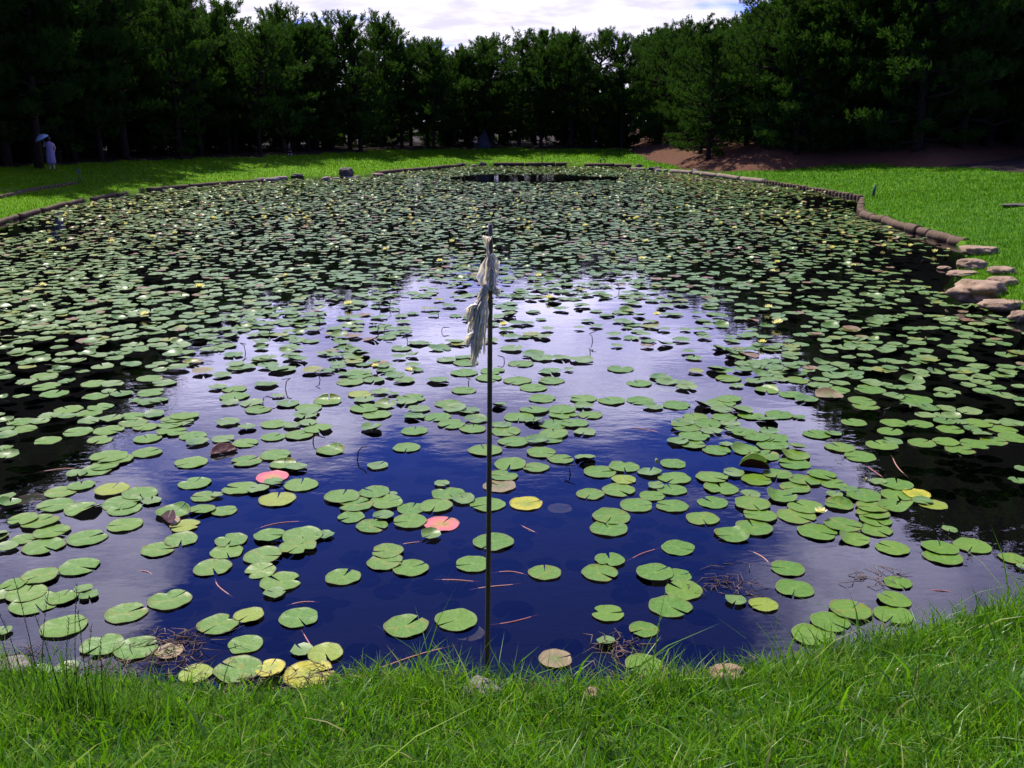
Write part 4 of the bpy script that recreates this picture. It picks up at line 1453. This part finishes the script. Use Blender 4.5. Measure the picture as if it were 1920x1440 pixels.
hh_ = 19 * px_m(1016, 308, z)
mb.tube([(0, 0, -.1), (0, 0, hh_), (0, 0, hh_ + .01)], [.028, .026, .012], 8)
tag(obj('thin_stake', mb.mesh('thin_stake', m_dkpost), loc=(x, y, z)), 'thin upright stake on the far shore lawn', 'stake')
x, y, z = on_ground(1130, 307)
bm = bmesh.new()
mbm = MB()
a_ = np.linspace(0, 2 * np.pi, 18)
mbm.tube([(.17 * math.cos(t), 0, .17 + .17 * math.sin(t)) for t in a_], [.035] * 18, 6, cap=False)
tag(obj('ring_marker', mbm.mesh('ring_marker', m_dkpost), loc=(x, y, z)), 'small dark ring standing on the far lawn near the shore', 'ring')


# ------------------------------------------------------------------ people
def skin_mesh(joints, links, mat, name, sub=2):
    """continuous body grown from a skeleton with a radius at each joint"""
    names = list(joints)
    me = bpy.data.meshes.new(name)
    me.from_pydata([joints[k][0] for k in names], [(names.index(a), names.index(b)) for a, b in links], [])
    o_ = bpy.data.objects.new('tmp_' + name, me)
    col.objects.link(o_)
    sk = o_.modifiers.new('skin', 'SKIN')
    sk.use_smooth_shade = True
    for i_, k in enumerate(names):
        r_ = joints[k][1]
        me.skin_vertices[0].data[i_].radius = (r_, r_) if not isinstance(r_, tuple) else r_
    me.skin_vertices[0].data[0].use_root = True
    ss = o_.modifiers.new('sub', 'SUBSURF')
    ss.levels = ss.render_levels = sub
    dg = bpy.context.evaluated_depsgraph_get()
    out = bpy.data.meshes.new_from_object(o_.evaluated_get(dg))
    bpy.data.objects.remove(o_)
    out.materials.clear()
    out.materials.append(mat)
    for p_ in out.polygons:
        p_.use_smooth = True
    return out


def figure(S, legs, arms, mat, facing):
    """standing or walking figure of height S"""
    J = {'pelvis': ((0, 0, .53), .085), 'waist': ((0, 0, .61), .072), 'chest': ((0, 0, .72), .085), 'neckb': ((0, 0, .825), .034), 'neck': ((0, .005, .86), .030),
         'head': ((0, .012, .905), .052), 'crown': ((0, .008, .965), .050)}
    Lk = [('pelvis', 'waist'), ('waist', 'chest'), ('chest', 'neckb'), ('neckb', 'neck'), ('neck', 'head'), ('head', 'crown')]
    J['nose'] = ((0, .066, .918), .010)
    Lk.append(('head', 'nose'))
    for s, nm_ in ((-1, 'l'), (1, 'r')):
        f = legs[nm_]
        J['hip' + nm_] = ((s * .05, 0, .50), .062)
        J['knee' + nm_] = ((s * .052, f * .55, .28), .040)
        J['ankle' + nm_] = ((s * .052, f, .045), .024)
        J['toe' + nm_] = ((s * .055, f + .085, .018), .018)
        Lk += [('pelvis', 'hip' + nm_), ('hip' + nm_, 'knee' + nm_), ('knee' + nm_, 'ankle' + nm_), ('ankle' + nm_, 'toe' + nm_)]
        el, ha = arms[nm_]
        J['sh' + nm_] = ((s * .105, 0, .805), .036)
        J['el' + nm_] = (el, .026)
        J['wr' + nm_] = (tuple(a * .8 + b * .2 for a, b in zip(ha, el)), .017)
        J['ha' + nm_] = (ha, .019)
        Lk += [('chest', 'sh' + nm_), ('sh' + nm_, 'el' + nm_), ('el' + nm_, 'wr' + nm_), ('wr' + nm_, 'ha' + nm_)]
        for q_ in range(5):
            d_ = Vector(ha) - Vector(el)
            d_.normalize()
            off = Vector((0.006 * (q_ - 2), 0.004 * q_, 0))
            J['fi%s%d' % (nm_, q_)] = (tuple(Vector(ha) + d_ * (.035 + .006 * (2 - abs(q_ - 2))) + off), .006)
            Lk.append(('ha' + nm_, 'fi%s%d' % (nm_, q_)))
    J = {k: (tuple(c_ * S for c_ in v), r_ * S) for k, (v, r_) in J.items()}
    return J, Lk


def lathe(prof, mat, name, k=20, sx=1, sy=1, pleat=0.0):
    th = np.linspace(0, 2 * np.pi, k, endpoint=False)
    V = []
    for r_, z in prof:
        rr = r_ * (1 + pleat * np.sin(th * 7) * (1 if z < .8 else 0))
        V.append(np.stack([sx * rr * np.cos(th), sy * rr * np.sin(th), 0 * th + z], -1))
    V = np.concatenate(V)
    m = len(prof)
    i = np.arange(m - 1)[:, None] * k
    jn = np.arange(k)[None]
    q = np.stack([i + jn, i + (jn + 1) % k, i + k + (jn + 1) % k, i + k + jn], -1).reshape(-1, 4)
    return np_mesh(name, V, q, mat)


# woman with parasol at the edge of the left wood
px, py = 119, 289
D_ = 46.8
x, y = (px - 960) / F * D_ / 1.0, D_
z = ground_z(x, y)
S = 1.60
root = obj('person', None, loc=(x, y, z), rot=(0, 0, R(35)))
J, Lk = figure(S, {'l': .02, 'r': -.03}, {'l': ((-.15, .05, .70), (-.10, .16, .80)), 'r': ((.15, -.01, .66), (.13, .05, .55))}, m_skin, 0)
obj('body', skin_mesh(J, Lk, m_skin, 'body'), root)
dr = [(.11, .30), (.17, .305), (.175, .45), (.165, .7), (.15, .9), (.125, 1.02), (.14, 1.16), (.155, 1.27), (.12, 1.33), (.05, 1.36)]
dr = [(r_ * 1.15 if z_ < .8 else r_ * 1.24, z_) for r_, z_ in dr]
obj('dress', lathe(dr, m_dress, 'dress', 28, 1.05, .95, .05), root)
hm = rock_mesh(3, .098, .105, .115, m_hair, .05)
obj('hair', hm, root, (0, -.012, 1.50))
tag(root, 'woman in a long pale lavender dress at the edge of the dark left wood', 'person')
ps = obj('parasol', None, loc=(x - .13, y - .1, z + 1.28), rot=(R(14), R(-24), 0), scale=(.78, .78, .9))
mb = MB()
mb.tube([(0, 0, -.12), (0, 0, .52), (0, 0, .57)], [.011, .010, .005], 8)
obj('shaft', mb.mesh('shaft', m_metal), ps)
cn = [(.0, .50), (.12, .49), (.25, .45), (.36, .38), (.44, .28), (.435, .275), (.35, .37), (.24, .44), (.11, .48), (.0, .49)]
k = 24
me = lathe(cn, m_parasol, 'canopy', k)
obj('canopy', me, ps)
hb = MB()
hb.tube([(0, 0, -.12), (.02, 0, -.16), (.05, 0, -.16)], [.016, .016, .014], 8)
obj('handle', hb.mesh('handle', m_hair), ps)
tag(ps, 'pale blue parasol tilted over the woman in lavender', 'parasol')

# small dark figure walking on the left lawn
x, y, z = on_ground(544, 292)
S = 26 * px_m(544, 292, z)
root = obj('person', None, loc=(x, y, z), rot=(0, 0, R(75)))
J, Lk = figure(S, {'l': .10, 'r': -.10}, {'l': ((-.15, -.06, .66), (-.15, .0, .53)), 'r': ((.15, .06, .66), (.15, .12, .56))}, m_skin, 0)
obj('body', skin_mesh(J, Lk, m_skin, 'body'), root)
co = [(.02, .36), (.135, .37), (.13, .5), (.115, .62), (.125, .74), (.115, .80), (.05, .83)]
obj('coat', lathe([(r_ * S, z_ * S) for r_, z_ in co], m_dark, 'coat', 22, 1.0, .8, .03), root)
for s, f in ((-1, .10), (1, -.10)):
    mb = MB()
    mb.tube([(s * .052 * S, f * .5 * S, .30 * S), (s * .052 * S, f * .8 * S, .15 * S)], [.048 * S, .042 * S], 10)
    obj('trouser_leg', mb.mesh('trouser_leg', m_dark), root)
    mb = MB()
    mb.tube([(s * .052 * S, f * .8 * S, .15 * S), (s * .052 * S, f * S, .05 * S)], [.034 * S, .030 * S], 10)
    obj('sock', mb.mesh('sock', m_white), root)
obj('hair', rock_mesh(5, .064 * S, .068 * S, .072 * S, m_hair, .05), root, (0, -.004 * S, .945 * S))
tag(root, 'small person in dark clothes and pale socks walking across the left lawn', 'person')

# ------------------------------------------------------------------ pines
def pine(seed, H, Rmax, cb, nbr, nt, needle=0.26, nw=0.022, per=20):
    """leaning trunk with limbs, and a crown of needle tufts carried on the limbs"""
    r = np.random.default_rng(seed)
    mb = MB()
    m = 12
    t = np.linspace(0, 1, m)
    lean = r.uniform(-.07, .07, 2) * H
    sway = r.uniform(.010, .028) * H
    ph = r.uniform(0, 6.28, 2)
    path = np.stack([lean[0] * t ** 1.5 + sway * np.sin(4.2 * t + ph[0]) * t, lean[1] * t ** 1.5 + sway * np.sin(3.6 * t + ph[1]) * t, -0.5 + (H * .97 + .5) * t], -1)
    r0 = 0.017 * H
    mb.tube(path, r0 * (1.15 - t) ** .8 + .015, 9)
    C, D = [], []
    for b in range(nbr):
        u = cb + (0.985 - cb) * ((b + r.uniform(0, 1)) / nbr) ** 0.9
        p0 = np.array([np.interp(u, t, path[:, k]) for k in range(3)])
        k_ = (u - cb) / (1 - cb)
        prof = (0.62 + 0.55 * k_) if k_ < .35 else 0.81 * (1 - ((k_ - .35) / .68) ** 1.55) ** .75 + .07
        Lb = Rmax * prof * r.uniform(.42, 1.30)
        az = b * 2.399 + r.uniform(-.5, .5)
        up = r.uniform(-.12, .28) + .75 * k_ ** 2
        s = np.linspace(0, 1, 6)
        dirh = np.array([math.cos(az), math.sin(az), 0])
        droop = r.uniform(.0, .25) * (1 - k_)
        pts = p0 + Lb * (s[:, None] * dirh * math.cos(up) + np.array([0, 0, 1]) * (s * math.sin(up) + .22 * s ** 2.5 - droop * s ** 1.5)[:, None])
        pts[1:-1] += r.normal(0, .03 * Lb, (4, 3))
        br = .020 * Lb + .010
        mb.tube(pts, br * (1.1 - s) + .006, 5)
        n_t = max(3, int(1.25 * nt * Lb / (Rmax * nbr) * r.uniform(.7, 1.35)))
        uu = r.uniform(.30, 1.0, n_t) ** .75
        base = np.stack([np.interp(uu, s, pts[:, k]) for k in range(3)], -1)
        sp = .30 * Lb * (1.15 - .55 * uu)
        off = r.normal(0, 1, (n_t, 3)) * np.array([1, 1, .20]) * sp[:, None] * .48
        off[:, 2] += .06 * Lb * r.random(n_t)
        C.append(base + off)
        d_ = off / (np.linalg.norm(off, axis=1)[:, None] + .05) * .5 + dirh * .45 + np.array([0, 0, 1.0])
        D.append(d_)
    n_t = max(8, nt // 45)
    C.append(path[-1] + r.normal(0, 1, (n_t, 3)) * np.array([.06 * Rmax, .06 * Rmax, .04 * H]) - np.array([0, 0, .03 * H]))
    D.append(np.tile([0, 0, 1.0], (n_t, 1)) + r.normal(0, .25, (n_t, 3)))
    C, D = np.concatenate(C), np.concatenate(D)
    D /= np.linalg.norm(D, axis=1)[:, None]
    n = len(C)
    dirs = D[:, None] * .95 + r.normal(0, .50, (n, per, 3))
    dirs /= np.linalg.norm(dirs, axis=2)[..., None]
    st = C[:, None] + D[:, None] * r.uniform(-.16, .14, (n, per, 1)) * (needle / .26)
    Ln = needle * r.uniform(.65, 1.25, (n, per, 1))
    tip = st + dirs * Ln
    side = np.cross(dirs, r.normal(0, 1, (n, per, 3)))
    side /= np.linalg.norm(side, axis=2)[..., None] + 1e-9
    w = nw * r.uniform(.7, 1.3, (n, per, 1))
    mid = st + dirs * Ln * .55
    V = np.stack([st, mid + side * w, tip, mid - side * w], 2).reshape(-1, 3)
    Q = np.arange(len(V)).reshape(-1, 4)
    return mb.mesh('trunk', m_bark), np_mesh('crown', V, Q, m_needle, smooth=False)


MIDS = [pine(100 + s, 9.0, 3.6, cb, 56, 1500) for s, cb in enumerate((.16, .24, .10, .20))]
FILL = [pine(400 + s, 8.0, 3.7, cb, 46, 1300, .28, .026) for s, cb in enumerate((.03, .05))]
TALLS = [pine(200 + s, 14.0, 4.3, cb, 66, 2300, .30, .025) for s, cb in enumerate((.12, .18, .08))]
LOWS = [pine(300 + s, 13.0, 4.5, cb, 70, 2500, .30, .025) for s, cb in enumerate((.04, .07, .05))]


YOUNG = [pine(500 + s, 4.0, 2.6, .03, 34, 800, .27, .028) for s in range(2)]


def front_dist(x, y):
    z, sd, bd = terrain(x, y)
    a = sd - 8.0 - 1.6 * sstep(-x, 8, 16) + 2.3 * sstep(-x, 14, 18) * sstep(y, 42, 46) * (1 - sstep(y, 56, 60)) - wob(x, y, .45, .9)
    b = bd - 2.0 - wob(x, y, .8, .3)
    inb = bd > 0
    return np.where(inb, b, np.where((x > 7) & (y < 62), -9, a)), z, inb


def want_h(u, y, z):
    """height of a tree: the wood is lower towards the far end and tallest at the sides"""
    el = np.interp(u, [-.62, -.52, -.42, -.36, -.31, -.26, -.20, -.14, -.06, 0.0, .06, .13, .18, .23, .27, .32, .40, .50, .62],
                   [.30, .27, .19, .150, .120, .104, .103, .095, .068, .086, .079, .080, .090, .099, .122, .155, .24, .36, .38])
    return el * y + CH - z


spots = []
step = 2.1
for a in np.arange(-48, 54, step):
    for b in np.arange(26, 106, step):
        x = a + random.uniform(-.42, .42) * step
        y = b + random.uniform(-.42, .42) * step
        if x / y > .68 or x / y < -.80:
            continue
        spots.append((x, y))
sx, sy = np.array([s[0] for s in spots]), np.array([s[1] for s in spots])
fd, sz, inb = front_dist(sx, sy)
trees = [(sx[k], sy[k], sz[k], fd[k], inb[k]) for k in range(len(spots)) if 0 < fd[k] < 15]
# thin the front so that crowns keep their own outline
trees.sort(key=lambda t: t[3])
kept = []
for t_ in trees:
    gap = 2.6 if t_[3] < 3 else 2.2 if t_[3] < 10 else 2.6
    if all((t_[0] - q_[0]) ** 2 + (t_[1] - q_[1]) ** 2 > gap * gap for q_ in kept):
        kept.append(t_)
trees = kept
# no open gap right through the wood: fill thin sight lines with one more tree
for u in np.arange(-.60, .60, .018):
    for lo_, hi_ in ((.2, 3.2), (3.2, 8), (8, 14)):
        ys = np.arange(36, 108, .5)
        f_, z_, b_ = front_dist(u * ys, ys)
        ok_ = np.nonzero((f_ > lo_) & (f_ < hi_))[0]
        if not len(ok_):
            continue
        if any(lo_ <= q_[3] <= hi_ and abs(q_[0] / q_[1] - u) < .016 for q_ in trees):
            continue
        k = ok_[len(ok_) // 2]
        trees.append((float(u * ys[k]), float(ys[k]), float(z_[k]), float(f_[k]), bool(b_[k])))
front = [t_ for t_ in trees if t_[3] < 3.1 and abs(t_[0] / t_[1]) < .60]


def region(x, y):
    u = x / y
    return 'left' if u < -.17 else 'right' if u > .13 else 'far'


rank = {}
for reg in ('left', 'far', 'right'):
    l_ = sorted([t_ for t_ in front if region(t_[0], t_[1]) == reg], key=lambda t: t[0] / t[1])
    for k, t_ in enumerate(l_):
        rank[t_] = k
for t_ in trees:
    x, y, z, f, ib = t_
    u = x / y
    H = float(want_h(u, y, z)) * random.uniform(.84, 1.03) * (1.0 if f < 3 else .96)
    big = abs(u) > .27
    back = f > 4.5 and random.random() < .6
    if f > 3.4 and random.random() < (.5 if abs(u) < .3 else .36):
        tm, cm = random.choice(YOUNG)
        sc = random.uniform(.85, 1.25)
    elif back:
        tm, cm = random.choice(FILL)
        sc = H / 8.0 * (.95 if not big else .8)
    elif big and u > 0 and f < 4:
        tm, cm = random.choice(LOWS)
        sc = H / 13.0
    elif big:
        tm, cm = random.choice(TALLS if f < 6 else LOWS)
        sc = H / (14.0 if cm in [c_ for _, c_ in TALLS] else 13.0)
    else:
        if u > .13 and random.random() < .5:
            tm, cm = random.choice(LOWS)
            sc = H / 13.0
        else:
            tm, cm = random.choice(MIDS)
            sc = H / 9.0
    wsc = sc * random.uniform(.88, 1.12)
    root = obj('pine_tree', None, loc=(x, y, z), rot=(0, 0, random.uniform(0, 6.28)), scale=(wsc, wsc, sc))
    obj('trunk', tm, root)
    obj('crown', cm, root)
    reg = region(x, y)
    if t_ in rank:
        lab = {'left': 'tall dark pine at the front of the left wood, %s from the left', 'far': 'dark green pine in the front row beyond the far lawn, %s from the left',
               'right': 'green pine with low boughs above the right bank, %s from the left'}[reg] % ORD[min(rank[t_], 39)]
        tag(root, lab, 'pine tree', {'left': 'front pines of the left wood', 'far': 'front pines beyond the far lawn', 'right': 'front pines above the right bank'}[reg])
    else:
        lab = {'left': 'dark pine standing behind the front trees of the left wood', 'far': 'dark pine standing behind the front row beyond the far lawn',
               'right': 'dark pine standing behind the front trees of the right bank'}[reg]
        tag(root, lab, 'pine tree', {'left': 'inner pines of the left wood', 'far': 'inner pines beyond the far lawn', 'right': 'inner pines of the right bank'}[reg])


def shrub(seed, Rr, Hh, n, leaf=.11):
    r = np.random.default_rng(seed)
    mb = MB()
    cen = r.normal(0, 1, (9, 3)) * np.array([.45 * Rr, .45 * Rr, .22 * Hh]) + np.array([0, 0, .42 * Hh])
    for c_ in cen:
        mb.tube([(0, 0, -.2), c_ * np.array([.3, .3, .5]), c_], [.03, .02, .008], 5)
    k = r.integers(0, 9, n)
    d = r.normal(0, 1, (n, 3))
    d /= np.linalg.norm(d, axis=1)[:, None]
    C = cen[k] + d * r.uniform(.5, 1, (n, 1)) ** .5 * np.array([.42 * Rr, .42 * Rr, .28 * Hh])
    C[:, 2] = np.abs(C[:, 2])
    dr_ = d + np.array([0, 0, .5]) + r.normal(0, .5, (n, 3))
    dr_ /= np.linalg.norm(dr_, axis=1)[:, None]
    side = np.cross(dr_, r.normal(0, 1, (n, 3)))
    side /= np.linalg.norm(side, axis=1)[:, None] + 1e-9
    L = leaf * r.uniform(.7, 1.3, (n, 1))
    V = np.stack([C, C + dr_ * L * .5 + side * L * .28, C + dr_ * L, C + dr_ * L * .5 - side * L * .28], 1).reshape(-1, 3)
    return mb.mesh('stem', m_bark), np_mesh('foliage', V, np.arange(len(V)).reshape(-1, 4), m_broad, smooth=False)


SHR = [shrub(s, 1.3, 2.2, 3600, .13) for s in range(3)]
SH = [(1085, 272, 1.1, 'glossy broad-leaved shrub under the far pines right of centre'), (1320, 270, 1.3, 'broad-leaved shrub where the right bank begins to rise'),
      (1440, 276, 1.5, 'broad-leaved shrub with shiny leaves midway along the right bank'), (1535, 280, 1.2, 'low broad-leaved shrub on the brown right bank'),
      (1660, 284, 1.2, 'broad-leaved shrub under the tall right pines'), (1230, 271, .9, 'small broad-leaved shrub at the end of the far lawn'),
      (700, 275, .9, 'low shrub under the pines behind the round boulder'), (840, 274, .9, 'grey-green shrub left of the standing stone'),
      (390, 280, 1.0, 'shrub in the shade at the top of the left lawn'), (8, 286, .9, 'sunlit shrub at the left edge behind the woman')]
for n_, (px, py, s, lab) in enumerate(SH):
    x, y, z = on_ground(px, py)
    root = obj('broadleaf_shrub', None, loc=(x, y, z), rot=(0, 0, n_ * 1.3), scale=(s, s, s))
    obj('stem', SHR[n_ % 3][0], root)
    obj('foliage', SHR[n_ % 3][1], root)
    tag(root, lab, 'shrub', 'broad-leaved shrubs under the pines')
print('COUNTS pads', len(main), len(rest), len(items), 'trees', len(trees), 'front', len(front))
